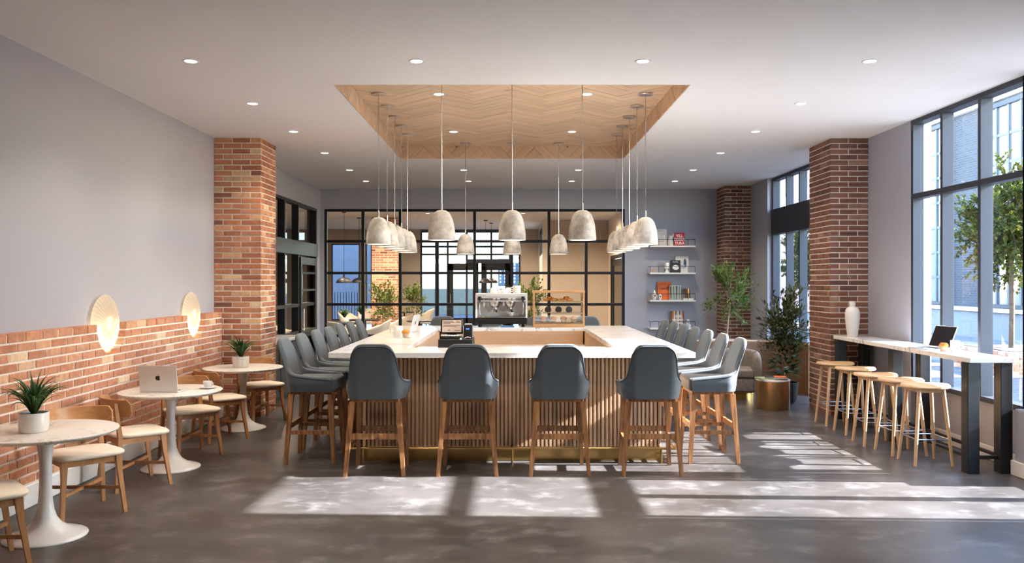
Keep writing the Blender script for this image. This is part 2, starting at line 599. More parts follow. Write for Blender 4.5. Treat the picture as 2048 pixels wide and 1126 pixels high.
    def mesh(s, name, mat, smooth=None, recalc=True):
        me = bpy.data.meshes.new(name)
        me.from_pydata(s.v, [], s.f)
        if recalc:
            bm = bmesh.new()
            bm.from_mesh(me)
            bmesh.ops.recalc_face_normals(bm, faces=bm.faces)
            bm.to_mesh(me)
            bm.free()
        if smooth is not None:
            me.polygons.foreach_set('use_smooth', [True] * len(me.polygons))
            me.set_sharp_from_angle(angle=R(smooth))
        if mat:
            me.materials.append(mat)
        return me

def O(name, mb, mat=None, parent=None, loc=None, rot=None, smooth=None, kind=None, label=None, cat=None, group=None, recalc=True):
    me = mb.mesh(name, M[mat] if isinstance(mat, str) else mat, smooth, recalc) if isinstance(mb, MB) else mb
    o = bpy.data.objects.new(name, me)
    C.objects.link(o)
    if parent:
        o.parent = parent
    if loc:
        o.location = loc
    if rot:
        o.rotation_euler = rot
    for k, v in (('kind', kind), ('label', label), ('category', cat), ('group', group)):
        if v:
            o[k] = v
    return o

def thing(name, label, cat, loc=(0, 0, 0), rz=0, group=None):
    o = bpy.data.objects.new(name, None)
    o.empty_display_size = 0.1
    C.objects.link(o)
    o.location = loc
    o.rotation_euler = (0, 0, rz)
    o['label'] = label
    o['category'] = cat
    if group:
        o['group'] = group
    return o

KIDS = {}
def dup(root, loc, rz=None, label=None, group=None):
    r = root.copy()
    C.objects.link(r)
    r.location = loc
    if rz is not None:
        r.rotation_euler = (0, 0, rz)
    if label:
        r['label'] = label
    if group:
        r['group'] = group
    for ch in root.children:
        c = ch.copy()
        C.objects.link(c)
        c.parent = r
        for g in ch.children:
            d = g.copy()
            C.objects.link(d)
            d.parent = c
    return r

def text(body, size, mat, parent, loc, rot, name='lettering', align='CENTER', extrude=0.0006, sx=1.0, spacing=1.0, bold=0.0):
    cu = bpy.data.curves.new('t', 'FONT')
    cu.body = body
    cu.size = size
    cu.align_x = align
    cu.extrude = extrude
    cu.space_character = spacing
    cu.offset = bold
    cu.resolution_u = 3
    to = bpy.data.objects.new('t', cu)
    C.objects.link(to)
    dg = bpy.context.evaluated_depsgraph_get()
    me = bpy.data.meshes.new_from_object(to.evaluated_get(dg))
    bpy.data.objects.remove(to)
    bpy.data.curves.remove(cu)
    me.materials.clear()
    me.materials.append(M[mat] if isinstance(mat, str) else mat)
    me.name = name
    o = O(name, me, parent=parent, loc=loc, rot=rot)
    o.scale = (sx, 1, 1)
    return o

ORD = ['first', 'second', 'third', 'fourth', 'fifth', 'sixth', 'seventh', 'eighth']

# ------------------------------------------------------------------ setting: shell of the room
CEIL = 3.61
XL, XR = -3.85, 4.62
YB = 16.6
CX0, CX1, CD0, CD1 = 1.69, 1.69, 7.80, 12.50      # ceiling coffer
O('floor', MB().box(-10.2, 4.88, -4.2, 29.7, -0.2, 0), 'floor', kind='structure')
f = MB()
f.box(-10.2, 4.88, -4.2, CD0, CEIL, CEIL + .3)
f.box(-10.2, 4.88, CD1, 29.7, CEIL, CEIL + .3)
f.box(-10.2, -CX0, CD0, CD1, CEIL, CEIL + .3)
f.box(CX1, 4.88, CD0, CD1, CEIL, CEIL + .3)
f.box(-CX0, CX1, CD0, CD1, CEIL + .22, CEIL + .3)
O('ceiling', f, 'ceil', kind='structure')

def struct(name, mb, mat, **k):
    return O(name, mb, mat, kind='structure', **k)

struct('wall_left', MB().box(XL - .2, XL, -4.2, 11.4, 0, CEIL).box(XL - .2, XL, 11.4, 16.30, 3.18, CEIL).box(XL - .2, XL, 16.30, YB, 0, CEIL), 'paint')
struct('wall_behind_camera', MB().box(-10.2, 4.88, -4.2, -4.0, 0, CEIL), 'paint')
# back wall: gap for the glazed partition
PX0, PX1, PTOP = -3.78, 2.27, 3.21
struct('wall_back', MB().box(XL, PX0, YB, YB + .15, 0, CEIL).box(PX0, PX1, YB, YB + .15, PTOP, CEIL).box(PX1, XR + .2, YB, YB + .15, 0, CEIL), 'paint')
# right wall: pieces between the window bays
w = MB()
w.box(XR, XR + .24, 14.92, YB, 0, CEIL)
w.box(XR, XR + .24, 9.56, 11.5, 0, CEIL)
w.box(XR + .09, XR + .24, 7.46, 9.56, 0, .57)
w.box(XR, XR + .24, 7.25, 7.46, 0, CEIL)
w.box(XR, XR + .24, -4.2, 5.92, 0, CEIL)
struct('wall_right', w, 'paint')
struct('trim_1', MB().box(4.545, XR + .09, 7.02, 7.46, .0, .60, .008), 'paint', label='low grey wall stub at the end of the window wall')
struct('baseboard_right', MB().box(XR + .065, XR + .09, 7.47, 9.55, 0, .135, .006).box(XR - .02, XR, 9.56, 10.68, 0, .135, .006)
       .box(4.52, 4.545, 7.02, 7.46, 0, .135, .006).box(4.52, 4.70, 7.462, 7.485, 0, .135, .006).box(XR - .02, XR, 11.45, 11.5, 0, .135), 'white_trim')
struct('baseboard_back', MB().box(PX1 + .02, XR, YB - .02, YB, 0, .135, .006), 'white_trim')
struct('baseboard_left', MB().box(-3.748, -3.728, -3.9, 10.66, 0, .178, .008), 'white_trim')

# ------------------------------------------------------------------ bricks
def chamfer_brick(j):
    """unit brick: u 0..1, t 0..1 (front at 1), v 0..1; worn front edges"""
    r = random.Random(j)
    m = MB()
    a, b = 0.022, 0.055
    def e():
        return r.uniform(-.006, .006)
    back = [(0, 0, 0), (1, 0, 0), (1, 0, 1), (0, 0, 1)]
    mid = [(0, .93, 0), (1, .93, 0), (1, .93, 1), (0, .93, 1)]
    fr = [(a + e(), 1 + e(), b + e() * 2), (1 - a + e(), 1 + e(), b + e() * 2), (1 - a + e(), 1 + e(), 1 - b + e() * 2), (a + e(), 1 + e(), 1 - b + e() * 2)]
    m.add(back + mid + fr, [(0, 1, 2, 3)] + [(k, (k + 1) % 4, 4 + (k + 1) % 4, 4 + k) for k in range(4)]
          + [(4 + k, 4 + (k + 1) % 4, 8 + (k + 1) % 4, 8 + k) for k in range(4)] + [(8, 9, 10, 11)])
    return m
BRICK_MESH = {}
for key in ('brick', 'brick_shade', 'brick_l'):
    BRICK_MESH[key] = [chamfer_brick(j).mesh('brick', M[key]) for j in range(6)]

def brick_frame(o, u, n):
    u, n = Vector(u), Vector(n)
    v = Vector((0, 0, 1))
    return Matrix(((u.x, n.x, v.x, o[0]), (u.y, n.y, v.y, o[1]), (u.z, n.z, v.z, o[2]), (0, 0, 0, 1)))

def brick_place(parent, fr, u0, u1, v0, v1, thick, mat, joined=None):
    du, dv = u1 - u0, v1 - v0
    rs = random.uniform(-.0025, .0025)
    loc = fr @ Matrix.Translation((u0, rs, v0)) @ Matrix.Diagonal((du, thick, dv, 1))
    me = random.choice(BRICK_MESH[mat])
    if joined is not None:
        joined.add([loc @ v.co for v in me.vertices], [tuple(p.vertices) for p in me.polygons])
        return
    o = bpy.data.objects.new('brick', me)
    C.objects.link(o)
    o.parent = parent
    o.matrix_local = loc

MG = 0.0145   # mortar joint
def column(name, x0, x1, y0, y1, faces, mat, label, singles, course=CEIL / 51, length=.235, thick=.03):
    """brick pier; faces: list of 'F' (front, -Y), 'L' (-X side), 'R' (+X side)"""
    core = struct(name, MB().box(x0 + .008, x1 - (.008 if 'R' in faces else 0), y0 + .008, y1, 0, CEIL), 'mortar', label=label)
    n = int(round(CEIL / course))
    items = []
    for i in range(n):
        v0, v1 = i * course + MG / 2, (i + 1) * course - MG / 2
        for fc in faces:
            W = (x1 - x0) if fc == 'F' else (y1 - y0)
            fr = {'F': brick_frame((x0, y0 + thick, 0), (1, 0, 0), (0, -1, 0)),
                  'R': brick_frame((x1 - thick, y0, 0), (0, 1, 0), (1, 0, 0)),
                  'L': brick_frame((x0 + thick, y1, 0), (0, -1, 0), (-1, 0, 0))}[fc]
            odd = i % 2
            # stretchers on one face meet headers on the other
            st = length if (odd == (0 if fc == 'F' else 1)) else length * .5
            cuts = [0.0]
            u = st if fc != 'L' else W - st
            if fc == 'L':
                rev = [W]
                p = W - st
                while p > .03:
                    rev.append(p)
                    p -= length
                rev.append(0.0)
                cuts = sorted(rev)
            else:
                while u < W - .03:
                    cuts.append(u)
                    u += length
                cuts.append(W)
            for a, b in zip(cuts, cuts[1:]):
                a2 = a + (MG / 2 if a > 0 else 0)
                b2 = b - (MG / 2 if b < W else 0)
                # the side faces start behind the front bricks' depth
                if fc == 'R' and a == 0:
                    a2 = thick
                if fc == 'L' and b == W:
                    b2 = W - thick
                if b2 - a2 > .012:
                    items.append((i, fc, fr, a2, b2, v0, v1))
    jm = MB()
    if singles and len(items) > 298:
        small = sorted(items, key=lambda t: t[4] - t[3])[:len(items) - 298]
        ids = set(id(t) for t in small)
    else:
        ids = set() if singles else set(id(t) for t in items)
    for t in items:
        i, fc, fr, a2, b2, v0, v1 = t
        brick_place(core, fr, a2, b2, v0, v1, thick, mat, jm if id(t) in ids else None)
    if jm.v:
        O('brickwork', jm, mat, parent=core, kind='stuff')
    return core

column('column_left', XL, -3.243, 10.66, 11.34, ['F', 'R'], 'brick', 'red brick pier rising to the ceiling at the end of the left half wall', True)
column('column_right', 4.13, XR, 10.70, 11.46, ['F', 'L'], 'brick_shade', 'shade-toned brick pier behind the end of the window counter', True)
column('column_back', 4.12, XR, 15.98, YB, ['F', 'L'], 'brick_shade', 'dark brick pier in the back right corner behind the small tree', True)
column('column_far', -4.05, -3.30, 23.8, 24.5, ['F', 'R'], 'brick', 'brick pier in the far room beyond the glass partition', False)

# half wall with semicircular niches
NICHE = [(7.73, 1.355, .285), (9.80, 1.355, .285)]
HZ0, HZ1, HY0, HY1 = .178, 1.357, -3.9, 10.66
def top_at(u, top):
    for (c, zc, r) in NICHE:
        if abs(u - c) < r:
            top = min(top, zc - math.sqrt(r * r - (u - c) ** 2))
    return top
def profile_runs(u0, u1, v0, v1):
    near = any(u1 > c - r and u0 < c + r and v1 > zc - r for c, zc, r in NICHE)
    if not near:
        return None
    us = set([u0, u1])
    for c, zc, r in NICHE:
        for k in range(0, 41):
            a = PI * k / 40
            u = c + r * math.cos(a)
            if u0 < u < u1:
                us.add(u)
                us.add(min(u1, u + 1e-4))
                us.add(max(u0, u - 1e-4))
    us = sorted(us)
    runs, cur = [], []
    for u in us:
        t = top_at(u, v1)
        if t > v0 + .001:
            cur.append((u, t))
        else:
            if len(cur) > 1:
                runs.append(cur)
            cur = []
    if len(cur) > 1:
        runs.append(cur)
    return runs
hw = MB()
core_x = -3.753
us = sorted(set([HY0, HY1] + [c + s * (r + .004) * math.cos(PI * k / 48) for c, zc, r in NICHE for k in range(0, 49) for s in (1,)]
                + [c + s * (r + .0041) for c, zc, r in NICHE for s in (-1, 1)]))
pts = []
for u in us:
    t = HZ1 - .006
    for (c, zc, r) in NICHE:
        if abs(u - c) < r + .004:
            t = min(t, zc - math.sqrt(max(0, (r + .004) ** 2 - (u - c) ** 2)))
    pts.append((u, t))
n = len(pts)
vs = []
for x in (XL, core_x):
    vs += [(x, u, 0) for u, t in pts] + [(x, u, t) for u, t in pts]
fs = []
for k in range(n - 1):
    fs += [(k, k + 1, n + k + 1, n + k), (2 * n + k, 3 * n + k, 3 * n + k + 1, 2 * n + k + 1),
           (n + k, n + k + 1, 3 * n + k + 1, 3 * n + k), (k, 2 * n + k, 2 * n + k + 1, k + 1)]
fs += [(0, n, 3 * n, 2 * n), (n - 1, 3 * n - 1, 4 * n - 1, 2 * n - 1)]
hw.add(vs, fs)
half = struct('wall_left_low', hw, 'mortar', label='low brick half wall along the left wall with two rounded niches')
NC = 16
ch = (HZ1 - HZ0) / NC
frw = brick_frame((core_x - .092, 0, 0), (0, 1, 0), (1, 0, 0))
TH = .10
items = []
for i in range(NC):
    v0, v1 = HZ0 + i * ch + MG / 2, HZ0 + (i + 1) * ch - (MG / 2 if i < NC - 1 else 0)
    off = (.5 if i % 2 else 0) * .232 + random.uniform(-.015, .015)
    y = HY1 - off
    edges = [HY1]
    while y > HY0:
        edges.append(y)
        y -= .232 + random.uniform(-.004, .004)
    edges = sorted(edges)
    for a, b in zip(edges, edges[1:]):
        if b - a > .04:
            items.append((a + MG / 2, b - MG / 2, v0, v1))
vis = [t for t in items if t[1] > 6.02]
rest = [t for t in items if t[1] <= 6.02]
vis.sort(key=lambda t: t[0])
keep = vis[:290]
jm = MB()
def cutbrick(runs, v0):
    m = MB()
    for run in runs:
        poly = [(run[0][0], v0)] + [(run[-1][0], v0)] + [(u, t) for u, t in reversed(run)]
        m.prism(poly, lambda u, v, t: (core_x - .092 + t, u, v), 0, TH)
    return m
for t in items:
    a, b, v0, v1 = t
    runs = profile_runs(a, b, v0, v1)
    single = t in keep
    if runs is None:
        brick_place(half, frw, a, b, v0, v1, TH, 'brick_l', None if single else jm)
    elif runs:
        m = cutbrick(runs, v0)
        if single:
            O('brick', m, 'brick_l', parent=half)
        else:
            jm.add(m.v, m.f)
O('brickwork', jm, 'brick_l', parent=half, kind='stuff')

# ------------------------------------------------------------------ windows
FD = .125     # depth of the window bars
def win_y(name, label, x, ys, zs, outward=1, fw=.05, panes=True, beams=(), depth=FD, mat='frame'):
    """glazed bay in a wall that runs along Y; inner edge at x; ys, zs: centres of the bars; beams: (z0, z1) wide bars"""
    x0, x1 = (x, x + depth) if outward > 0 else (x - depth, x)
    xg = x1 - .02 if outward > 0 else x0 + .02
    root = struct(name, MB().box(x0, x1, ys[0] - fw / 2, ys[-1] + fw / 2, zs[-1] - fw / 2, zs[-1] + fw / 2)
                  .box(x0, x1, ys[0] - fw / 2, ys[-1] + fw / 2, zs[0] - fw / 2, zs[0] + fw / 2), mat, label=label)
    for y in ys:
        O('mullion', MB().box(x0, x1, y - fw / 2, y + fw / 2, zs[0] + fw / 2, zs[-1] - fw / 2, .002), mat, parent=root)
    zz = [(z - fw / 2, z + fw / 2) for z in zs]
    zz[1:-1] = [(z - .03, z + .03) for z in zs[1:-1]]
    zz += list(beams)
    zz.sort()
    for (a, b) in zz[1:-1]:
        bx0, bx1 = (x0 + .004, x1 - .003) if b - a < .2 else ((x0 - .03, x1) if outward > 0 else (x0, x1 + .03))
        O('transom', MB().box(bx0, bx1, ys[0], ys[-1], a, b, .002), mat, parent=root)
    for y0, y1 in zip(ys, ys[1:]):
        for (a, b) in zip(zz, zz[1:]):
            if b[0] - a[1] > .05:
                o = O('pane', MB().add([(xg, y0 + fw / 2, a[1]), (xg, y1 - fw / 2, a[1]), (xg, y1 - fw / 2, b[0]), (xg, y0 + fw / 2, b[0])], [(0, 1, 2, 3)]), 'glass', parent=root, recalc=False)
    return root

MUL = [7.44, 8.16, 8.88, 9.53]
win_y('window_1', 'tall dark framed window beside the narrow counter with wooden stools', XR, MUL, [.595, 2.73, CEIL - .025])
win_y('window_2', 'tall dark framed glazed doorway bay behind the right brick pier', XR + .08, [11.53, 12.2, 12.85, 13.5, 14.15, 14.88], [.025, CEIL - .025], beams=((2.59, 3.04),))
win_y('window_3', 'glazed entrance bay that lets the sun patch onto the floor', XR, [5.94, 7.23], [.025, 2.03, 2.68, CEIL - .025])
w3 = bpy.data.objects['window_3']
for ya, yb in ((5.975, 6.58), (6.581, 7.195)):
    O('door_leaf', MB().box(XR + .04, XR + .09, ya, ya + .06, .06, 1.99, .003).box(XR + .04, XR + .09, yb - .06, yb, .06, 1.99, .003).box(XR + .04, XR + .09, ya + .055, yb - .055, .06, .2, .003).box(XR + .04, XR + .09, ya + .055, yb - .055, 1.93, 1.99, .003), 'black', parent=w3)
O('lintel_bar', MB().box(XR, XR + .11, 5.94, 7.23, 1.98, 2.09, .003), 'frame', parent=w3)

# glazed doors on the left
dl = win_y('door_1', 'dark framed glazed double doors in the left wall beyond the brick pier', XL, [11.42, 12.25, 13.1, 14.0, 14.9, 16.24], [.025, 1.32, 3.155], outward=-1, beams=((2.23, 2.48), (.72, .86)), mat='black')
leaf = O('door_leaf', MB().box(XL - .02, XL + .02, 14.98, 15.08, .02, 2.2, .003).box(XL - .02, XL + .02, 16.08, 16.2, .02, 2.2, .003)
         .box(XL - .018, XL + .018, 15.0, 16.2, 2.06, 2.2, .003).box(XL - .018, XL + .018, 15.0, 16.2, .02, .3, .003)
         .box(XL - .018, XL + .018, 15.0, 16.2, .80, .86, .003).box(XL - .018, XL + .018, 15.0, 16.2, 1.57, 1.61, .003).box(XL - .018, XL + .018, 15.0, 16.2, 1.89, 1.93, .003), 'black', parent=dl)
O('door_handle', MB().bar((XL + .06, 15.03, .85), (XL + .06, 15.03, 1.25), .018, n=8).bar((XL + .01, 15.03, .9), (XL + .06, 15.03, .9), .012, n=6).bar((XL + .01, 15.03, 1.2), (XL + .06, 15.03, 1.2), .012, n=6), 'nickel', parent=leaf)

# glazed partition across the back
px = [PX0 + .025 + (PX1 - PX0 - .05) * k / 8 for k in range(9)]
pz = [.02, .655, 1.288, 1.921, 2.56, PTOP - .025]
root = struct('window_5', MB().box(PX0, PX1, YB + .02, YB + .10, PTOP - .05, PTOP).box(PX0, PX1, YB + .02, YB + .10, 0, .04), 'black', label='black steel grid partition with glass panes across the back of the room')
for k, x in enumerate(px):
    wd = .05 if k in (0, 8) else .058
    top = PTOP - .05
    if k == 5 or k == 7:
        top = top if k != 7 else pz[4]
    O('mullion', MB().box(x - wd / 2, x + wd / 2, YB + .02, YB + .10, .04, top, .002), 'black', parent=root)
for z in pz[1:-1]:
    O('transom', MB().box(PX0 + .05, PX1 - .05, YB + .025, YB + .095, z - .027, z + .027, .002), 'black', parent=root)
for x0, x1 in zip(px, px[1:]):
    for z0, z1 in zip(pz, pz[1:]):
        O('pane', MB().add([(x0 + .025, YB + .06, z0 + .027), (x1 - .025, YB + .06, z0 + .027), (x1 - .025, YB + .06, z1 - .027), (x0 + .025, YB + .06, z1 - .027)], [(0, 1, 2, 3)]), 'glass', parent=root, recalc=False)

# ------------------------------------------------------------------ coffer of chevron planks
def clip(poly, W, H):
    def half(p, f, g):
        out = []
        for i in range(len(p)):
            a, b = p[i - 1], p[i]
            fa, fb = f(a), f(b)
            if (fa >= 0) != (fb >= 0):
                t = fa / (fa - fb)
                out.append((a[0] + (b[0] - a[0]) * t, a[1] + (b[1] - a[1]) * t))
            if fb >= 0:
                out.append(b)
        return out
    for f in (lambda q: q[0], lambda q: W - q[0], lambda q: q[1], lambda q: H - q[1]):
        if len(poly) < 3:
            return []
        poly = half(poly, f, None)
    return poly
def herringbone(parent, W, H, L, w, fn, t0, t1, mat, gap=.004):
    c, q = math.cos(PI / 4), gap / 2
    nr = int((W + H) / w) + 14
    for i in range(-nr // 4, nr // 4 + 1):
        for j in range(-nr, nr):
            for v in (0, 1):
                x0, y0 = (j * w + 2 * L * i, j * w) if not v else (j * w + L + 2 * L * i, (j + 1) * w - L)
                a, b = (L, w) if not v else (w, L)
                pts = [(x0 + q, y0 + q), (x0 + a - q, y0 + q), (x0 + a - q, y0 + b - q), (x0 + q, y0 + b - q)]
                pts = [(x * c - y * c + W * .5, x * c + y * c) for x, y in pts]
                if max(p[0] for p in pts) < 0 or min(p[0] for p in pts) > W or max(p[1] for p in pts) < 0 or min(p[1] for p in pts) > H:
                    continue
                poly = clip(pts, W, H)
                if len(poly) > 2:
                    ar = abs(sum(poly[k - 1][0] * poly[k][1] - poly[k][0] * poly[k - 1][1] for k in range(len(poly)))) / 2
                    if ar > .0015:
                        k = random.uniform(-.0012, .0012)
                        O_plank(parent, poly, poly[0], PI / 4 if not v else -PI / 4, fn, t0 + k, t1 + k, mat)
def O_plank(parent, poly, c0, an, fn, t0, t1, mats):
    ca, sa = math.cos(-an), math.sin(-an)
    loc = [((u - c0[0]) * ca - (v - c0[1]) * sa, (u - c0[0]) * sa + (v - c0[1]) * ca) for u, v in poly]
    m = MB().prism(loc, lambda u, v, t: (u, v, t), t0, t1)
    o = O('plank', m, mats, parent=parent)
    o0 = Vector(fn(c0[0], c0[1], 0))
    eu = Vector(fn(1, 0, 0)) - Vector(fn(0, 0, 0))
    ev = Vector(fn(0, 1, 0)) - Vector(fn(0, 0, 0))
    et = Vector(fn(0, 0, 1)) - Vector(fn(0, 0, 0))
    du = eu * math.cos(an) + ev * math.sin(an)
    dv = -eu * math.sin(an) + ev * math.cos(an)
    o.matrix_local = Matrix(((du.x, dv.x, et.x, o0.x), (du.y, dv.y, et.y, o0.y), (du.z, dv.z, et.z, o0.z), (0, 0, 0, 1)))
TZ = 3.80
tr = struct('ceiling_coffer', MB().box(-CX0, CX1, CD0, CD1, TZ + .012, TZ + .03), 'walnut', label='wooden chevron lined recess in the white ceiling above the bar')
herringbone(tr, 2 * CX0, CD1 - CD0, .59, .118, lambda u, v, t: (-CX0 + u, CD0 + v, TZ + .012 - t), 0, .012, 'tray')
SD = TZ - CEIL
sb = struct('trim_2', MB().box(-CX0 - .02, CX1 + .02, CD1, CD1 + .004, CEIL + .02, TZ), 'walnut', label='wooden border of the ceiling recess')
for fn, W in ((lambda u, v, t: (-CX0 + u, CD1 - t, CEIL + v), 2 * CX0), (lambda u, v, t: (-CX0 + u, CD0 + t, CEIL + v), 2 * CX0),
              (lambda u, v, t: (-CX0 + t, CD0 + u, CEIL + v), CD1 - CD0), (lambda u, v, t: (CX1 - t, CD0 + u, CEIL + v), CD1 - CD0)):
    herringbone(sb, W, SD, .59, .118, fn, 0, .012, 'tray')

# ------------------------------------------------------------------ recessed lights
def make_down(label, loc, group):
    t = thing('recessed_light', label, 'ceiling light', loc, 0, group)
    O('trim_ring', MB().lathe([(.050, .002), (.050, -.004), (.064, -.006), (.068, -.001), (.068, .002)], 28, closed=True), 'white_trim', t, smooth=40)
    O('diffuser', MB().lathe([(0, -.001), (.051, -.001), (.051, .002), (0, .002)], 24), 'down', t)
    return t
spot = bpy.data.lights.new('downlight_beam', 'SPOT')
spot.energy = SPOT_W
spot.spot_size = R(125)
spot.spot_blend = 0.9
spot.shadow_soft_size = 0.05
spot.color = (1.0, 0.84, 0.66)
spot_far = spot.copy()
spot_far.spot_size = R(165)
spot_far.energy = SPOT_W * 4.0
spot_far.color = (1.0, 0.78, 0.55)
def add_spot(loc, k=1):
    o = bpy.data.objects.new('downlight_beam', spot_far if k > 1 else spot)
    C.objects.link(o)
    o.location = (loc[0], loc[1], loc[2] - .03)
rows = [(-1.5, 4), (1.9, 4), (5.3, 4), (6.96, 4), (8.62, 2), (10.23, 2), (11.94, 2), (13.76, 4), (15.30, 4)]
first = None
vis_i = -3
COLN = ['left column by the half wall', 'second column from the left', 'second column from the right', 'right column by the windows']
for ri, (y, nx) in enumerate(rows):
    xs = [-2.71, -.805, 1.105, 3.02] if nx == 4 else [-2.71, 3.02]
    for ci, x in enumerate(xs):
        loc = (x, y, CEIL)
        cn = COLN[ci] if nx == 4 else COLN[0 if ci == 0 else 3]
        if y > 6:
            lb = 'recessed ceiling light, %s in the %s' % (['', '', '', 'nearest', 'second', 'third', 'fourth', 'fifth', 'farthest'][ri], cn)
            if first is None:
                first = make_down(lb, loc, 'recessed lights in the white ceiling')
            else:
                dup(first, loc, None, lb)
        add_spot(loc)
for ri, y in enumerate((9.02, 11.28)):
    for ci, x in enumerate((-.80, .82)):
        lb = 'recessed light in the wooden coffer, %s %s' % (('near', 'far')[ri], ('left', 'right')[ci])
        dup(first, (x, y, TZ - .001), None, lb, 'recessed lights in the wooden coffer')
        add_spot((x, y, TZ))
far_rows = [(18.6, -5.0), (20.4, -5.0), (22.2, -5.0), (21.9, -3.5), (18.6, -2.3), (20.4, -2.3), (22.5, -2.3), (25.0, -2.3), (27.2, -2.3), (18.6, .3), (22.5, .3), (27.2, .3), (19.5, 2.0), (22.5, 2.0)]  # the lone light before the brick pier is added to brighten it
FARL = ['first', 'second', 'third', 'only one', 'first', 'second', 'third', 'fourth', 'fifth', 'first', 'second', 'third', 'first', 'second']
for k, (y, x) in enumerate(far_rows):
    dup(first, (x, y, CEIL), None, 'far room recessed light, %s of its row, %s' % (FARL[k], 'left of the brick pier' if x < -4.2 else 'added to brighten the brick pier' if x < -3 else 'before the glazed end wall' if x < 0 else 'near the cream wall' if x < 1 else 'by the taupe wall'), 'recessed lights of the far room')
    add_spot((x, y, CEIL), 3.0)

# ------------------------------------------------------------------ rooms beyond the partition and the doors
struct('wall_far_back', MB().box(-10.2, -6.45, 29.5, 29.7, 0, CEIL).box(-6.45, -5.45, 29.5, 29.7, 0, .35).box(-6.45, -5.45, 29.5, 29.7, 3.1, CEIL)
       .box(-5.45, -5.22, 29.5, 29.7, 0, CEIL).box(-5.22, -5.02, 29.5, 29.7, 3.1, CEIL).box(-5.02, -3.28, 29.5, 29.7, 0, CEIL).box(.30, .95, 29.5, 29.7, 0, CEIL), 'taupe')
struct('wall_far_left', MB().box(-10.4, -10.2, 11.2, 29.7, 0, CEIL), 'taupe')
struct('wall_left_room_front', MB().box(-10.2, XL - .2, 11.0, 11.2, 0, CEIL), 'taupe')
struct('wall_far_right', MB().box(.95, 1.1, 25.0, 29.6, 0, 2.6).box(.95, 1.1, 25.0, 25.8, 2.6, 3.5).box(.95, 1.1, 28.8, 29.6, 2.6, 3.5).box(.95, 1.1, 25.0, 29.6, 3.5, CEIL), 'cream_paint')
win_y('window_6', 'strip of high windows in the far room side wall', .96, [25.85, 26.8, 27.8, 28.78], [2.63, 3.47], fw=.05, depth=.08)
struct('wall_far_panel', MB().box(1.1, 3.1, 25.0, 25.15, 0, CEIL), 'taupe')
struct('wall_far_side', MB().box(2.92, 3.06, YB + .15, 21.8, 0, CEIL).box(2.92, 3.06, 24.3, 25, 0, CEIL).box(2.92, 3.06, 21.8, 24.3, 2.5, CEIL), 'cream_paint')
dd = struct('door_2', MB().box(2.90, 3.0, 21.8, 21.9, 0, 2.5, .003).box(2.90, 3.0, 24.2, 24.3, 0, 2.5, .003).box(2.90, 3.0, 21.9, 24.2, 2.4, 2.5, .003), 'black', label='black framed door at the right end of the far room')
O('door_leaf', MB().box(2.93, 2.98, 21.92, 22.1, .02, 2.38).box(2.93, 2.98, 24.0, 24.18, .02, 2.38).box(2.93, 2.98, 22.1, 24.0, .02, .3).box(2.93, 2.98, 22.1, 24.0, 2.2, 2.38), 'black', parent=dd)
O('pane', MB().box(2.95, 2.96, 22.1, 24.0, .3, 2.2), 'screen_dark', parent=dd)
# glazed end wall of the far room
gx = [-3.25, -2.72, -2.25, -1.62, -1.5, -.80, -.68, -.06, .27]
root = struct('window_7', MB().box(-3.28, .30, 29.52, 29.62, 3.5, CEIL).box(-3.28, .30, 29.52, 29.62, 0, .06), 'frame', label='tall glazed end wall of the far room')
for x in (-3.25, -2.72, -2.3, -1.62, -.74, -.08, .27):
    O('mullion', MB().box(x - .035, x + .035, 29.5, 29.62, .06, 3.5), 'frame', parent=root)
for z in (3.0, 2.72):
    O('transom', MB().box(-3.25, .27, 29.51, 29.61, z - .035, z + .035), 'frame', parent=root)
O('transom', MB().box(-1.62, -.08, 29.48, 29.64, 2.40, 2.55), 'frame', parent=root)
for x0, x1 in ((-3.25, -2.72), (-2.72, -2.3), (-2.3, -1.62), (-1.62, -.74), (-.74, -.08), (-.08, .27)):
    for z0, z1 in ((.06, 2.4), (2.55, 2.69), (2.76, 2.97), (3.03, 3.5)):
        O('pane', MB().add([(x0, 29.58, z0), (x1, 29.58, z0), (x1, 29.58, z1), (x0, 29.58, z1)], [(0, 1, 2, 3)]), 'sky_dim_glass', parent=root, recalc=False)
for (x0, x1) in ((-2.3, -1.2), (-1.1, -.05)):
    d = O('door_leaf', MB().box(x0, x0 + .2, 29.5, 29.56, .02, 2.4, .004).box(x1 - .2, x1, 29.5, 29.56, .02, 2.4, .004).box(x0, x1, 29.5, 29.56, 2.15, 2.4, .004).box(x0, x1, 29.5, 29.56, .02, .45, .004), 'black', parent=root)
    O('door_handle', MB().bar((x0 + .1, 29.44, .9), (x0 + .1, 29.44, 1.3), .025, n=6), 'steel', parent=d)
# left window and slit window of the far room
for nm, x0, x1, lb in (('window_8', -6.45, -5.45, 'pale window at the left of the far room'), ('window_9', -5.22, -5.02, 'narrow bright slit window beside the far brick pier')):
    root = struct(nm, MB().box(x0, x1, 29.5, 29.6, 3.06, 3.1).box(x0, x1, 29.5, 29.6, .35, .40).box(x0, x0 + .03, 29.5, 29.6, .4, 3.06).box(x1 - .03, x1, 29.5, 29.6, .4, 3.06), 'frame', label=lb)
    O('pane', MB().add([(x0, 29.56, .4), (x1, 29.56, .4), (x1, 29.56, 3.06), (x0, 29.56, 3.06)], [(0, 1, 2, 3)]), 'sky_dim_glass', parent=root, recalc=False)

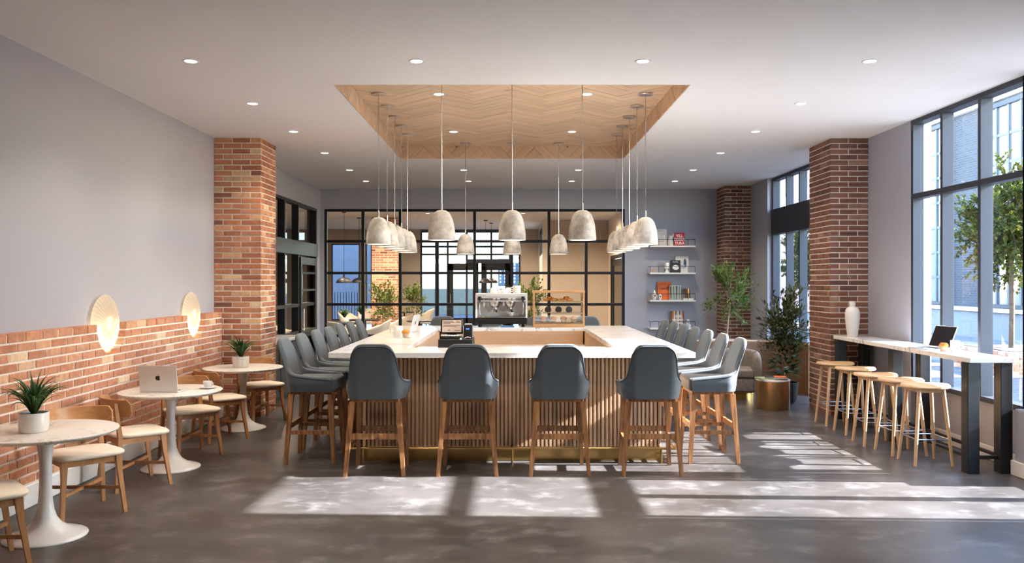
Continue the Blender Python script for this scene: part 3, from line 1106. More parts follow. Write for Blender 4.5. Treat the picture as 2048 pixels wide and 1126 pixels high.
# ------------------------------------------------------------------ upholstered shells
def shell(half, hfun, z0, thick, lean, zsteps=7):
    """half: list of (x, y, nx, ny, s) from the back's middle to the front of one arm"""
    full = [(-x, y, -nx, ny, s) for x, y, nx, ny, s in reversed(half[1:])] + list(half)
    m = MB()
    rings = []
    edge = []
    for (x, y, nx, ny, s) in full:
        h = hfun(s)
        hr = h - thick / 2
        sec = []
        for k in range(zsteps):
            sec.append((thick / 2, z0 + (hr - z0) * k / (zsteps - 1)))
        for k in range(1, 6):
            a = PI * k / 6
            sec.append((thick / 2 * math.cos(a), hr + thick / 2 * math.sin(a)))
        for k in range(zsteps):
            sec.append((-thick / 2, hr + (z0 - hr) * k / (zsteps - 1)))
        ring = []
        for o, z in sec:
            px, py = x + nx * o, y + ny * o
            dx, dy = lean(px, py, z)
            ring.append((px + dx, py + dy, z))
        rings.append(ring)
        px, py = x + nx * thick * .53, y + ny * thick * .53
        dx, dy = lean(px, py, hr)
        edge.append((px + dx, py + dy, hr))
    K = len(rings[0])
    vs = [p for r in rings for p in r]
    fs = []
    for i in range(len(rings) - 1):
        for k in range(K):
            fs.append((i * K + k, i * K + (k + 1) % K, (i + 1) * K + (k + 1) % K, (i + 1) * K + k))
    fs.append(tuple(range(K - 1, -1, -1)))
    fs.append(tuple(range((len(rings) - 1) * K, len(rings) * K)))
    m.add(vs, fs)
    return m, edge

def interp(keys):
    def f(s):
        for (a, va), (b, vb) in zip(keys, keys[1:]):
            if s <= b:
                return va + (vb - va) * (s - a) / (b - a)
        return keys[-1][1]
    return f

def uplan(w, rc, yb, yf, n_arc=14, n_arm=12, n_back=8, splay=0.0):
    """U plan: straight back half-width w-rc, corner radius rc, arms to yf"""
    out = []
    s = 0
    for k in range(n_back):
        x = (w - rc) * k / n_back
        out.append((x, yb, 0, -1, x))
    s = w - rc
    for k in range(n_arc):
        a = PI / 2 * k / n_arc
        out.append((w - rc + rc * math.sin(a), yb + rc - rc * math.cos(a), math.sin(a), -math.cos(a), s + rc * a))
    s += rc * PI / 2
    L = yf - yb - rc
    for k in range(n_arm + 1):
        t = k / n_arm
        out.append((w + splay * t, yb + rc + L * t, 1, 0, s + L * t))
    return out

def rbox(x0, x1, y0, y1, z0, z1, r, seg=4, name='c', crown=0.0):
    bm = bmesh.new()
    bmesh.ops.create_cube(bm, size=1)
    for v in bm.verts:
        v.co = Vector(((x0 + x1) / 2 + v.co.x * (x1 - x0), (y0 + y1) / 2 + v.co.y * (y1 - y0), (z0 + z1) / 2 + v.co.z * (z1 - z0)))
    bmesh.ops.bevel(bm, geom=list(bm.edges), offset=r, segments=seg, affect='EDGES', profile=0.5)
    m = MB()
    bm.verts.index_update()
    m.add([v.co[:] for v in bm.verts], [tuple(v.index for v in f.verts) for f in bm.faces])
    bm.free()
    return m

# ------------------------------------------------------------------ bar stool (faces +Y)
def bar_stool(label):
    t = thing('bar_stool', label, 'bar stool')
    hk = interp([(0, 1.197), (.07, 1.197), (.11, 1.195), (.135, 1.188), (.158, 1.172), (.176, 1.150), (.190, 1.118), (.199, 1.080), (.205, 1.03), (.210, .98),
                 (.218, .938), (.231, .906), (.252, .882), (.285, .867), (.33, .857), (.42, .847), (.52, .837), (.62, .827), (.70, .818)])
    plan = uplan(.252, .10, -.215, .215, 18, 12, 8)
    def lean(x, y, z):
        k = max(0, (z - .80) / .40)
        b = min(1, max(0, z - .69) / .08)
        return (-x * .025 * k + -x * .07 * (1 - b), -.115 * k ** 1.25 - y * .05 * (1 - b))
    m, edge = shell(plan, hk, .692, .045, lean, 9)
    sh = O('backrest_shell', m, 'fabric', t, smooth=50)
    O('piping', MB().tube(edge, .0045, 6), 'piping', sh, smooth=60)
    O('seat', rbox(-.236, .236, -.19, .238, .694, .815, .028), 'fabric', t, smooth=60)
    O('seat_frame', MB().box(-.215, .215, -.195, .205, .662, .694, .004), 'stoolwood', t)
    for sx in (-1, 1):
        O('leg', MB().bar((sx * .262, -.228, 0), (sx * .208, -.185, .665), .034, .048), 'stoolwood', t)
        O('leg', MB().bar((sx * .235, .228, 0), (sx * .203, .188, .665), .034, .048), 'stoolwood', t)
    def lerp(a, b, k):
        return tuple(p + (q - p) * k for p, q in zip(a, b))
    fl = lambda sx, sy, z: lerp((sx * (.262 if sy < 0 else .235), sy * .228, 0), (sx * (.208 if sy < 0 else .203), sy * .187, .665), z / .665)
    for sy in (-1, 1):
        O('stretcher', MB().bar(fl(-1, sy, .355), fl(1, sy, .355), .024, n=4, t0=.05, t1=.05, up=(0, 0, 1)), 'stoolwood', t)
    for sx in (-1, 1):
        O('stretcher', MB().bar(fl(sx, -1, .30), fl(sx, 1, .30), .022, n=4, t0=.036, t1=.036, up=(0, 0, 1)), 'stoolwood', t)
    return t
st0 = bar_stool('slate bar stool with its back to the viewer, leftmost of the front row')
st0['group'] = 'bar stools along the front of the bar'
st0.location = (-1.235, 7.635, 0)
for k, (x, w) in enumerate(((-.402, 'second from the left in'), (.43, 'third from the left in'), (1.262, 'rightmost of'))):
    dup(st0, (x, 7.635, 0), 0, 'slate bar stool with its back to us, %s the front row' % w)
for side, sx, rz in (('left', -1, -PI / 2), ('right', 1, PI / 2)):
    for k in range(7):
        lb = 'slate bar stool, %s from the front along the %s side of the bar' % (ORD[k], side)
        dup(st0, (sx * 1.94, 8.16 + .665 * k, 0), rz, lb, 'bar stools along the %s side of the bar' % side)
for k, x in enumerate((-1.10, -.35, .42, 1.20)):
    dup(st0, (x, 12.86, 0), PI, 'bar stool at the far side of the bar facing the viewer, %s from the left' % ORD[k], 'bar stools along the far side of the bar')

# ------------------------------------------------------------------ the bar
B0, B1 = 8.04, 12.22
bar = thing('bar_counter', 'square bar counter clad in vertical oak slats on a brass plinth', 'counter', (0, 10.1, 0))
HW = 1.456
bx = MB()
y0, y1 = B0 - 10.1, B1 - 10.1
for (a, b, c, d) in ((-HW + .02, HW - .02, y0 + .02, y0 + .07), (-HW + .02, HW - .02, y1 - .07, y1 - .02), (-HW + .02, -HW + .07, y0 + .02, y1 - .02), (HW - .07, HW - .02, y0 + .02, y1 - .02)):
    bx.box(a, b, c, d, .144, 1.03)
O('carcass', bx, 'oak_x', bar)
sm = []
P = 2 * HW / 74
def slat_mesh():
    m = MB()
    poly = [(-.0145, 0), (-.0145, .012), (-.0085, .022), (.0085, .022), (.0145, .012), (.0145, 0)]
    m.prism(poly, lambda u, v, t: (u, -v, t), .144, 1.03)
    return m.mesh('slat', M['oak'])
sme = slat_mesh()
for k in range(74):
    o = bpy.data.objects.new('slat', sme)
    C.objects.link(o)
    o.parent = bar
    o.location = (-HW + P * (k + .5), y0 + .021, 0)
side = MB()
for sx in (-1, 1):
    n = int((y1 - y0) / P)
    for k in range(n):
        yy = y0 + P * (k + .5)
        side.box(*(sorted((sx * (HW - .021), sx * HW))), yy - .013, yy + .013, .144, 1.03)
for k in range(74):
    xx = -HW + P * (k + .5)
    side.box(xx - .013, xx + .013, y1 - .021, y1, .144, 1.03)
O('slat_cladding', side, 'oak', bar, kind='stuff')
O('plinth', MB().box(-HW, HW, y0 + .025, y0 + .06, 0, .143).box(-HW, HW, y1 - .05, y1 - .02, 0, .143).box(-HW + .005, -HW + .04, y0 + .06, y1 - .05, 0, .143).box(HW - .04, HW - .005, y0 + .06, y1 - .05, 0, .143), 'brass', bar)
fr = O('foot_rail', MB().box(-HW - .12, HW + .12, y0 - .115, y0 - .085, .135, .153, .003).box(-HW - .12, -HW - .09, y0 - .085, y1, .135, .153, .003).box(HW + .09, HW + .12, y0 - .085, y1, .135, .153, .003), 'brass', bar)
for x in (-HW + .02, 0, HW - .02):
    O('rail_post', MB().bar((x, y0 - .1, 0), (x, y0 - .1, .14), .022, n=10).bar((x, y0 - .1, .144), (x, y0 + .03, .144), .016), 'brass', fr)
for sx in (-1, 1):
    for yy in (y0 + 1.2, y0 + 2.5, y0 + 3.8):
        O('rail_post', MB().bar((sx * (HW + .105), yy, 0), (sx * (HW + .105), yy, .14), .022, n=10), 'brass', fr)
# inner faces and the low work shelf
O('inner_panel', MB().box(-1.03, 1.03, y1 - .28, y1 - .24, .05, 1.03).box(-1.09, -1.05, y0 + .3, y1 - .24, .05, 1.03).box(1.05, 1.09, y0 + .3, y1 - .24, .05, 1.03), 'oak_x', bar)
O('work_shelf', MB().box(-1.045, 1.045, y1 - .95, y1 - .282, .80, .84, .004).box(-1.045, 1.045, y0 + .3, y0 + 1.08, .99, 1.03, .004), 'marble', bar)
O('shelf_front', MB().box(-1.04, 1.04, y1 - .93, y1 - .90, .0, .80).box(-1.04, 1.04, y0 + 1.03, y0 + 1.06, .0, .99), 'oak_x', bar)
WT = 1.081
tp = MB()
X1, X0, Y0, Y1, YI0, YI1 = 1.73, 1.06, 7.77, 12.50, 8.34, 11.95
def ringtop(m, z0, z1, c=.004):
    out = [(-X1, Y0), (X1, Y0), (X1, Y1), (-X1, Y1)]
    inn = [(-X0, YI0), (X0, YI0), (X0, YI1), (-X0, YI1)]
    def ring(poly, d, z, sgn):
        cx, cyy = 0, (Y0 + Y1) / 2
        return [(x - math.copysign(d, x) * sgn, y - math.copysign(d, y - cyy) * sgn, z) for x, y in poly]
    L = [ring(out, 0, z0, 1), ring(out, 0, z1 - c, 1), ring(out, c, z1, 1), ring(inn, c, z1, -1), ring(inn, 0, z1 - c, 1), ring(inn, 0, z0, 1)]
    vs = [p for r in L for p in r]
    fs = []
    for i in range(6):
        j = (i + 1) % 6
        for k in range(4):
            fs.append((i * 4 + k, i * 4 + (k + 1) % 4, j * 4 + (k + 1) % 4, j * 4 + k))
    m.add(vs, fs)
ringtop(tp, 1.031, WT)
O('bar_worktop', tp, 'marble', label='white marble worktop with an open middle lying on the slatted bar', cat='worktop')

# ------------------------------------------------------------------ pendants
def pendant(label):
    t = thing('pendant_lamp', label, 'pendant lamp')
    out = [(0.018, .296), (.045, .290), (.072, .272), (.094, .240), (.111, .195), (.123, .145), (.130, .09), (.1345, .04), (.135, .004), (.132, 0)]
    inn = [(.122, 0), (.120, .04), (.115, .09), (.105, .15), (.09, .2), (.06, .25), (.012, .275)]
    O('shade', MB().lathe(out + inn, 40, closed=True), 'concrete', t, smooth=50)
    O('diffuser', MB().lathe([(0, .012), (.119, .012), (.119, .02), (0, .02)], 28), 'lamp', t)
    zc = TZ - 2.155
    O('stem', MB().bar((0, 0, .285), (0, 0, .365), .018, n=12), 'nickel', t, smooth=40)
    O('cord', MB().bar((0, 0, .36), (0, 0, zc - .02), .009, n=8), 'steel', t, smooth=40)
    O('canopy', MB().lathe([(0, zc - .001), (.078, zc - .001), (.078, zc - .018), (.075, zc - .021), (0, zc - .021)], 28), 'nickel', t, smooth=40)
    return t
PZ = 2.155
p0 = None
def put_p(x, y, lb, g):
    global p0
    if p0 is None:
        p0 = pendant(lb)
        p0['group'] = g
        p0.location = (x, y, PZ)
    else:
        dup(p0, (x, y, PZ), random.uniform(0, 6), lb, g)
for k, x in enumerate((-.69, 0, .69)):
    put_p(x, 8.09, 'concrete dome pendant lamp, %s of the three over the near edge of the bar' % ('left', 'middle', 'right')[k], 'pendants over the near edge of the bar')
for sx, nm in ((-1, 'left'), (1, 'right')):
    for k in range(5):
        put_p(sx * 1.455, 8.99 + .6225 * k, 'concrete dome pendant lamp, %s from the front in the %s row' % (ORD[k], nm), 'pendants over the %s side of the bar' % nm)
for k, x in enumerate((-.69, 0, .69)):
    put_p(x, 12.21, 'concrete dome pendant lamp, %s of the three over the far edge of the bar' % ('left', 'middle', 'right')[k], 'pendants over the far edge of the bar')

# ------------------------------------------------------------------ cafe tables and chairs by the half wall
def cafe_table(label):
    t = thing('cafe_table', label, 'table')
    O('pedestal', MB().lathe([(0, 0), (.262, 0), (.265, .006), (.262, .013), (.235, .024), (.19, .038), (.14, .060), (.10, .090), (.072, .130), (.054, .185), (.044, .26), (.039, .36),
                              (.038, .45), (.041, .54), (.049, .61), (.063, .66), (.083, .69), (.10, .702), (0, .702)], 48), 'white', t, smooth=50)
    O('tabletop', MB().lathe([(0, .702), (.43, .702), (.455, .716), (.46, .724), (.458, .729), (.452, .731), (0, .731)], 64), 'marble_t', t, smooth=30)
    return t
def cafe_chair(label):
    t = thing('cafe_chair', label, 'chair')
    # seat pad
    m = MB()
    n = 40
    def sup(rx, ry, z, e=5.0):
        out = []
        for k in range(n):
            a = 2 * PI * k / n
            c, s = math.cos(a), math.sin(a)
            x = math.copysign(abs(c) ** (2 / e), c) * rx
            y = math.copysign(abs(s) ** (2 / e), s) * ry
            out.append((x * (1 + .06 * y / ry), y + .01, z - .006 * (abs(x) < .1) * 0))
        return out
    L = [sup(.20, .19, .436), sup(.226, .215, .440), sup(.236, .225, .450), sup(.236, .225, .462), sup(.226, .215, .472), sup(.17, .16, .478)]
    vs = [p for r in L for p in r]
    fs = [(i * n + k, i * n + (k + 1) % n, (i + 1) * n + (k + 1) % n, (i + 1) * n + k) for i in range(len(L) - 1) for k in range(n)]
    fs += [tuple(range(n - 1, -1, -1)), tuple(range((len(L) - 1) * n, len(L) * n))]
    m.add(vs, fs)
    O('seat', m, 'cream', t, smooth=50)
    for sx in (-1, 1):
        O('leg', MB().bar((sx * .222, .222, 0), (sx * .196, .178, .30), .026, .034).bar((sx * .196, .178, .30), (sx * .19, .165, .436), .034, .046), 'chairwood', t)
        O('leg', MB().bar((sx * .222, -.225, 0), (sx * .192, -.185, .44), .026, .036).bar((sx * .192, -.185, .44), (sx * .190, -.222, .735), .036, .024), 'chairwood', t)
    ap = MB()
    for sx in (-1, 1):
        ap.bar((sx * .193, -.185, .413), (sx * .193, .168, .413), .022, t0=.045, t1=.045, up=(0, 0, 1))
    ap.bar((-.19, .168, .413), (.19, .168, .413), .022, t0=.045, t1=.045, up=(0, 0, 1))
    ap.bar((-.19, -.185, .413), (.19, -.185, .413), .022, t0=.045, t1=.045, up=(0, 0, 1))
    O('apron', ap, 'chairwood', t)
    O('stretcher', MB().bar((-.212, .205, .19), (.207, -.205, .19), .018, t0=.024, t1=.024, up=(0, 0, 1)), 'chairwood', t)
    O('stretcher', MB().bar((.212, .205, .19), (-.207, -.205, .19), .018, t0=.024, t1=.024, up=(0, 0, 1)), 'chairwood', t)
    # curved back board
    m = MB()
    n = 24
    r = .30
    rings = []
    for k in range(n + 1):
        a = -1.0 + 2.0 * k / n
        e = min(1, (1 - abs(2 * k / n - 1)) / .10)
        hz = .076 * (.55 + .45 * math.sqrt(max(0, 1 - (1 - e) ** 2)))
        zc = .690 + .006 * math.cos(a * 1.5)
        ring = []
        for rr, z in ((r, -hz), (r + .004, -hz - .0), (r + .009, -hz + .004), (r + .009, hz - .004), (r + .004, hz), (r - .004, hz), (r - .009, hz - .004), (r - .009, -hz + .004), (r - .004, -hz)):
            zz = zc + z
            ring.append((math.sin(a) * rr, .045 - math.cos(a) * rr - (zz - .69) * .16, zz))
        rings.append(ring)
    K = len(rings[0])
    vs = [p for q in rings for p in q]
    fs = [(i * K + k, i * K + (k + 1) % K, (i + 1) * K + (k + 1) % K, (i + 1) * K + k) for i in range(n) for k in range(K)]
    fs += [tuple(range(K - 1, -1, -1)), tuple(range(n * K, (n + 1) * K))]
    m.add(vs, fs)
    bd = O('backrest', m, 'chairwood_x', t, smooth=40)
    for sx in (-1, 1):
        O('screw_cap', MB().bar((sx * .19, -.236, .69), (sx * .19, -.243, .69), .014, n=10), 'brass', bd)
    return t
M['chairwood_x'] = wood('warm_oak_board', (0.36, 0.16, 0.065), (0.53, 0.27, 0.115), 'X', 16, 0.08, 0.42, 0.06)
TD = [5.66, 7.74, 9.82]
TX = -3.20
tn = ['nearest white pedestal cafe table with a plant on its marble top', 'middle white pedestal cafe table with a laptop on its marble top', 'farthest white pedestal cafe table, by the brick pier']
t0 = cafe_table(tn[0])
t0['group'] = 'round cafe tables along the half wall'
t0.location = (TX, TD[0], 0)
for k in (1, 2):
    dup(t0, (TX, TD[k], 0), None, tn[k])
c0 = None
for k, y in enumerate(TD):
    for side, off, rz in (('near', -.61, -R(46)), ('far', .60, -R(134))):
        lb = 'oak cafe chair with cream seat on the %s side of the %s cafe table' % (side, ('nearest', 'middle', 'farthest')[k])
        x = -3.26 if side == 'near' else -3.25
        if k == 2 and side == 'far':
            x, off = -3.17, .58
        if c0 is None:
            c0 = cafe_chair(lb)
            c0['group'] = 'oak cafe chairs along the half wall'
            c0.location = (x, y + off, 0)
            c0.rotation_euler = (0, 0, rz)
        else:
            dup(c0, (x, y + off, 0), rz, lb)

# ------------------------------------------------------------------ plants
def blade_plant(label, n, length, loc, potr=.085, poth=.125, group=None, seed=3, parts=True):
    r = random.Random(seed)
    t = thing('potted_plant', label, 'plant', loc, 0, group)
    O('pot', MB().lathe([(0, 0), (potr * .86, 0), (potr * .96, poth * .08), (potr * 1.0, poth * .4), (potr * 1.0, poth * .97), (potr * .97, poth), (potr * .91, poth * .98), (potr * .91, poth * .85), (0, poth * .85)], 36), 'ceramic', t, smooth=40)
    O('soil', MB().lathe([(0, poth * .86), (potr * .9, poth * .86), (potr * .9, poth * .88), (0, poth * .90)], 20), 'soil', t)
    for k in range(n):
        a = 2 * PI * k / n * 2.618 + r.uniform(-.3, .3)
        e0 = r.uniform(1.0, 1.5) if k > 10 else 1.5
        L = length * r.uniform(.7, 1.1)
        droop = r.uniform(1.0, 3.3)
        w = r.uniform(.0078, .0105) * length / .26
        seg = 8
        x, z = .012, poth * .86
        e = e0
        ca, sa = math.cos(a), math.sin(a)
        L0, L1, L2 = [], [], []
        tw = r.uniform(-.5, .5)
        for i in range(seg + 1):
            q = i / seg
            wd = w * (.55 + .9 * q if q < .5 else 2.0 * (1 - q) + .0) * 1.0
            wd = max(wd, .0006)
            cx_, cy_ = x * ca, x * sa
            off = (-sa * math.cos(tw), ca * math.cos(tw), math.sin(tw))
            L0.append((cx_ - off[0] * wd, cy_ - off[1] * wd, z - off[2] * wd + .25 * wd))
            L1.append((cx_, cy_, z - .25 * wd))
            L2.append((cx_ + off[0] * wd, cy_ + off[1] * wd, z + off[2] * wd + .25 * wd))
            x += math.cos(e) * L / seg
            z += math.sin(e) * L / seg
            e -= droop / seg * (.15 + 1.5 * q)
        m = MB()
        vs = L0 + L1 + L2
        s1 = seg + 1
        fs = [(i, i + 1, s1 + i + 1, s1 + i) for i in range(seg)] + [(s1 + i, s1 + i + 1, 2 * s1 + i + 1, 2 * s1 + i) for i in range(seg)]
        m.add(vs, fs)
        O('leaf', m, 'blade', t, smooth=80, recalc=False)
    return t
bp0 = blade_plant('spiky green plant in a white pot on the nearest cafe table', 80, .31, (-3.245, 5.60, .731), potr=.093, poth=.132, group='spiky plants on the cafe tables')
dup(bp0, (-3.22, 9.80, .731), 1.9, 'spiky green plant in a white pot on the farthest cafe table')

def leaf_geo(m, p, d, up, L, w):
    """folded four-triangle leaf at p along d"""
    d = d.normalized()
    s = d.cross(up)
    s = s.normalized() if s.length > 1e-4 else d.orthogonal().normalized()
    nrm = s.cross(d)
    a = p
    b = p + d * L * .45 + s * w + nrm * w * .3
    c = p + d * L - nrm * L * .08
    e = p + d * L * .45 - s * w + nrm * w * .3
    mid = p + d * L * .45
    m.add([a, b, c, e, mid], [(0, 1, 4), (1, 2, 4), (0, 4, 3), (4, 2, 3)])

def tree_parts(t, seed, trunk, tr, center, radii, nbranch, ntwig, nleaf, L, w, leafm, barkm='bark', barkr=.006, sparse=.35, upward=.5):
    r = random.Random(seed)
    tk = MB()
    tk.tube(trunk, tr, 8)
    top = Vector(trunk[-1])
    low = Vector(trunk[max(0, len(trunk) - 2)])
    lv = MB()
    cx = Vector(center)
    for b in range(nbranch):
        a = 2 * PI * b / nbranch * 1.618 * 2 + r.uniform(-.4, .4)
        zz = r.uniform(-.85, 1.0)
        rr = math.sqrt(max(0, 1 - zz * zz)) * r.uniform(.55, 1.0)
        end = cx + Vector((math.cos(a) * rr * radii[0], math.sin(a) * rr * radii[1], zz * radii[2] * r.uniform(.75, 1.05)))
        k = r.uniform(0, 1)
        st = low.lerp(top, k)
        mid = st.lerp(end, .5) + Vector((r.uniform(-.1, .1), r.uniform(-.1, .1), r.uniform(-.02, .12))) * radii[2] * .5
        tk.tube([st, st.lerp(mid, .5), mid, mid.lerp(end, .5), end], [barkr * 1.8, barkr * 1.5, barkr, barkr * .7, barkr * .4], 5)
        for q in range(ntwig):
            f = sparse + (1 - sparse) * (q + r.random()) / ntwig
            base = mid.lerp(end, (f - .5) * 2) if f > .5 else st.lerp(mid, f * 2)
            dv = (end - st).normalized() + Vector((r.uniform(-1, 1), r.uniform(-1, 1), r.uniform(-.7, 1))) * .9
            dv.normalize()
            tl = r.uniform(.5, 1.1) * L * 3.2
            tip = base + dv * tl
            tk.tube([base, tip], [barkr * .4, barkr * .2], 4)
            for j in range(nleaf):
                g = (j + r.random()) / nleaf
                p = base.lerp(tip, g)
                ld = dv + Vector((r.uniform(-1, 1), r.uniform(-1, 1), r.uniform(-1, 1) + upward * .5)) * .9
                leaf_geo(lv, p, ld, Vector((r.uniform(-.4, .4), r.uniform(-.4, .4), 1)), L * r.uniform(.7, 1.15), w * r.uniform(.8, 1.1))
    O('trunk', tk, barkm, t, smooth=60)
    O('foliage', lv, leafm, t, kind='stuff', recalc=False)

# slender tree in a pale planter at the back right
t = thing('potted_tree', 'slender olive-like tree in a pale planter in front of the dark corner pier', 'plant', (3.80, 14.6, 0))
O('planter', MB().lathe([(0, 0), (.26, 0), (.34, .1), (.40, .4), (.41, .68), (.405, .71), (.38, .71), (.37, .66), (0, .66)], 36), 'matwhite', t, smooth=40)
O('soil', MB().lathe([(0, .66), (.37, .66), (.37, .67), (0, .68)], 20), 'soil', t)
tree_parts(t, 5, [(0, 0, .66), (.01, 0, .9), (.03, 0, 1.1), (.06, 0, 1.35), (.05, 0, 1.6)], [.018, .017, .015, .012, .008], (.03, 0, 1.50), (.42, .40, .58), 30, 9, 8, .078, .0145, 'leaf', sparse=.3, upward=1.6)
# bushy dark plant in a black pot
t = thing('potted_shrub', 'dark bushy shrub in a black pot beside the right brick pier', 'plant', (3.93, 11.88, 0))
O('pot', MB().lathe([(0, 0), (.12, 0), (.155, .04), (.175, .15), (.185, .30), (.18, .305), (.17, .30), (.16, .26), (0, .26)], 36), 'potblack', t, smooth=40)
O('soil', MB().lathe([(0, .26), (.16, .26), (.16, .27), (0, .275)], 20), 'soil', t)
tree_parts(t, 8, [(0, 0, .26), (-.02, 0, .6), (.0, 0, .95), (0.02, 0, 1.25)], [.012, .011, .008, .005], (.0, 0, 1.08), (.25, .25, .48), 30, 8, 8, .095, .015, 'leaf_d', sparse=.25, upward=1.5)
tree2 = MB()
rr = random.Random(4)
for k in range(170):
    a = rr.uniform(0, 2 * PI)
    e = rr.uniform(.1, 1.2)
    p = Vector((math.cos(a) * rr.uniform(.02, .18), math.sin(a) * rr.uniform(.02, .18), rr.uniform(.36, .90)))
    leaf_geo(tree2, p, Vector((math.cos(a), math.sin(a), rr.uniform(-.3, .8))), Vector((0, 0, 1)), rr.uniform(.14, .2), .032)
O('lower_foliage', tree2, 'leaf_d', t, kind='stuff', recalc=False)

# ------------------------------------------------------------------ disc wall lamps
def disc_lamp(label, y):
    t = thing('wall_lamp', label, 'wall lamp', (XL, y, 1.355), 0, 'round fabric wall lamps')
    prof = []
    Rr = .272
    for k in range(13):
        q = k / 12
        prof.append((Rr * math.sin(q * PI / 2), 0.036 + .046 * math.cos(q * PI / 2) ** 1.0))
    m = MB()
    n = 64
    vs, fs = [], []
    rings = []
    for i, (r, z) in enumerate(prof):
        if r < 1e-6:
            rings.append([len(vs)])
            vs.append((z, 0, 0))
        else:
            ring = []
            for k in range(n):
                a = 2 * PI * k / n
                # slight scallop between the ribs
                sc = 1 - .012 * abs(math.sin(a * 16)) * (r / Rr)
                ring.append(len(vs))
                vs.append((z, math.cos(a) * r * sc, math.sin(a) * r * sc))
            rings.append(ring)
    for a, b in zip(rings, rings[1:]):
        for k in range(n):
            j = (k + 1) % n
            if len(a) == 1:
                fs.append((a[0], b[k], b[j]))
            else:
                fs.append((a[k], b[k], b[j], a[j]))
    m.add(vs, fs)
    sh = O('shade', m, 'shade', t, smooth=60)
    for k in range(36):
        a = 2 * PI * k / 36
        O('rib', MB().tube([(prof[i][1] + .0012, math.cos(a) * prof[i][0], math.sin(a) * prof[i][0]) for i in range(2, 13, 2)], .0009, 4), 'rib', sh)
    O('hub', MB().tube([(prof[2][1] + .002, math.cos(2 * PI * k / 20) * .04, math.sin(2 * PI * k / 20) * .04) for k in range(20)], .002, 5, closed=True), 'rib', sh)
    O('back_plate', MB().bar((.0, 0, 0), (.012, 0, 0), .12, n=20), 'white', t)
    for k in range(6):
        pl = bpy.data.lights.new('wall_lamp_bulb', 'POINT')
        pl.energy = 0.6 if k < 5 else 0.4
        pl.shadow_soft_size = .008
        pl.color = (1.0, .70, .42)
        po = bpy.data.objects.new('wall_lamp_bulb', pl)
        C.objects.link(po)
        a = PI + PI * (k + .5) / 5
        q = .20 if k < 5 else 0
        po.location = (XL + .030, y + q * math.cos(a), 1.355 + q * math.sin(a))
    return t
disc_lamp('round pleated fabric wall lamp in the niche nearer the viewer', 7.73)
disc_lamp('round pleated fabric wall lamp in the niche nearer the brick pier', 9.80)

# ------------------------------------------------------------------ tableware, laptops
APPLE = [(0, .30), (.10, .335), (.22, .34), (.33, .28), (.40, .18), (.32, .10), (.29, .0), (.32, -.11), (.42, -.19), (.36, -.32), (.27, -.43), (.19, -.47), (.10, -.44), (0, -.41), (-.10, -.44),
         (-.19, -.47), (-.28, -.42), (-.37, -.29), (-.43, -.10), (-.42, .10), (-.34, .26), (-.22, .34), (-.10, .335)]
LEAF = [(.0, .40), (.02, .52), (.10, .61), (.19, .64), (.18, .53), (.10, .43)]
def laptop(label, loc, rz, w, d, lid_h, tilt, body='alu', lid='alu', logo=False):
    """hinge at y=0; keyboard reaches to -Y (the user), the screen faces -Y"""
    t = thing('laptop', label, 'laptop', loc, rz)
    b = O('keyboard_deck', MB().box(-w / 2, w / 2, -d, .0, .0, .013, .003), body, t)
    O('keyboard', MB().box(-w * .42, w * .42, -d * .52, -d * .1, .0131, .0140), 'darkplastic', b)
    O('trackpad', MB().box(-w * .16, w * .16, -d * .94, -d * .58, .0131, .0135), 'steel', b)
    l = O('lid', MB().box(-w / 2, w / 2, -.004, .004, 0, lid_h, .002), lid, t, loc=(0, .0, .016), rot=(-tilt, 0, 0))
    O('screen', MB().box(-w * .48, w * .48, -.0052, -.0041, .01, lid_h - .008), 'screen_dark', l)
    if logo:
        s = .052
        m = MB()
        for poly in (APPLE, LEAF):
            m.prism([(u * s, v * s) for u, v in poly], lambda u, v, q: (-u, .0041 + q, lid_h * .52 + v), 0, .0006)
        O('emblem', m, 'darkplastic', l)
    return t
laptop('open silver laptop seen from behind on the middle cafe table', (-3.235, 7.56, .731), R(176), .36, .25, .238, R(8), logo=True)
laptop('open silver laptop on the left side of the marble bar top', (-1.30, 10.85, WT), R(-99), .33, .23, .222, R(14), logo=True)
laptop('open dark screened laptop at the near end of the window counter', (4.41, 8.52, 1.056), R(-82), .34, .24, .235, R(22))

def mug(label, loc, rz=0, r=.042, h=.105, saucer=False, name='mug', sa=None):
    t = thing(name, label, 'mug' if name == 'mug' else 'cup', loc, rz)
    if saucer:
        O('saucer', MB().lathe([(0, 0), (.035, 0), (.06, .006), (.078, .014), (.078, .017), (.06, .010), (0, .006)], 32), 'ceramic', t, smooth=40)
    z = .008 if saucer else 0
    if name == 'mug':
        pr = [(0, z), (r * .92, z), (r, z + .006), (r, z + h), (r * .93, z + h), (r * .93, z + .012), (0, z + .012)]
    else:
        pr = [(0, z), (r * .55, z), (r * .62, z + .004), (r * .9, z + h * .5), (r, z + h), (r * .95, z + h), (r * .82, z + h * .5), (r * .5, z + .01), (0, z + .01)]
    O('body', MB().lathe(pr, 32), 'ceramic', t, smooth=40)
    q = h / .105
    O('handle', MB().tube([(r * .93, 0, z + .82 * h), (r + .022 * q + .004, 0, z + .80 * h), (r + .034 * q, 0, z + .58 * h), (r + .028 * q, 0, z + .36 * h), (r * .92, 0, z + .22 * h)], .0058 * max(.7, q), 8), 'ceramic', t, smooth=60)
    return t
mug('small white coffee cup and saucer on the middle cafe table', (-2.90, 7.86, .731), R(-20), .043, .062, True, 'coffee_cup')
mug('white mug beside the muffin on the left side of the bar top', (-1.37, 9.92, WT), R(170), .055, .135)
mug('white mug behind the muffin on the window counter', (4.40, 8.19, 1.056), R(-60), .045, .108)
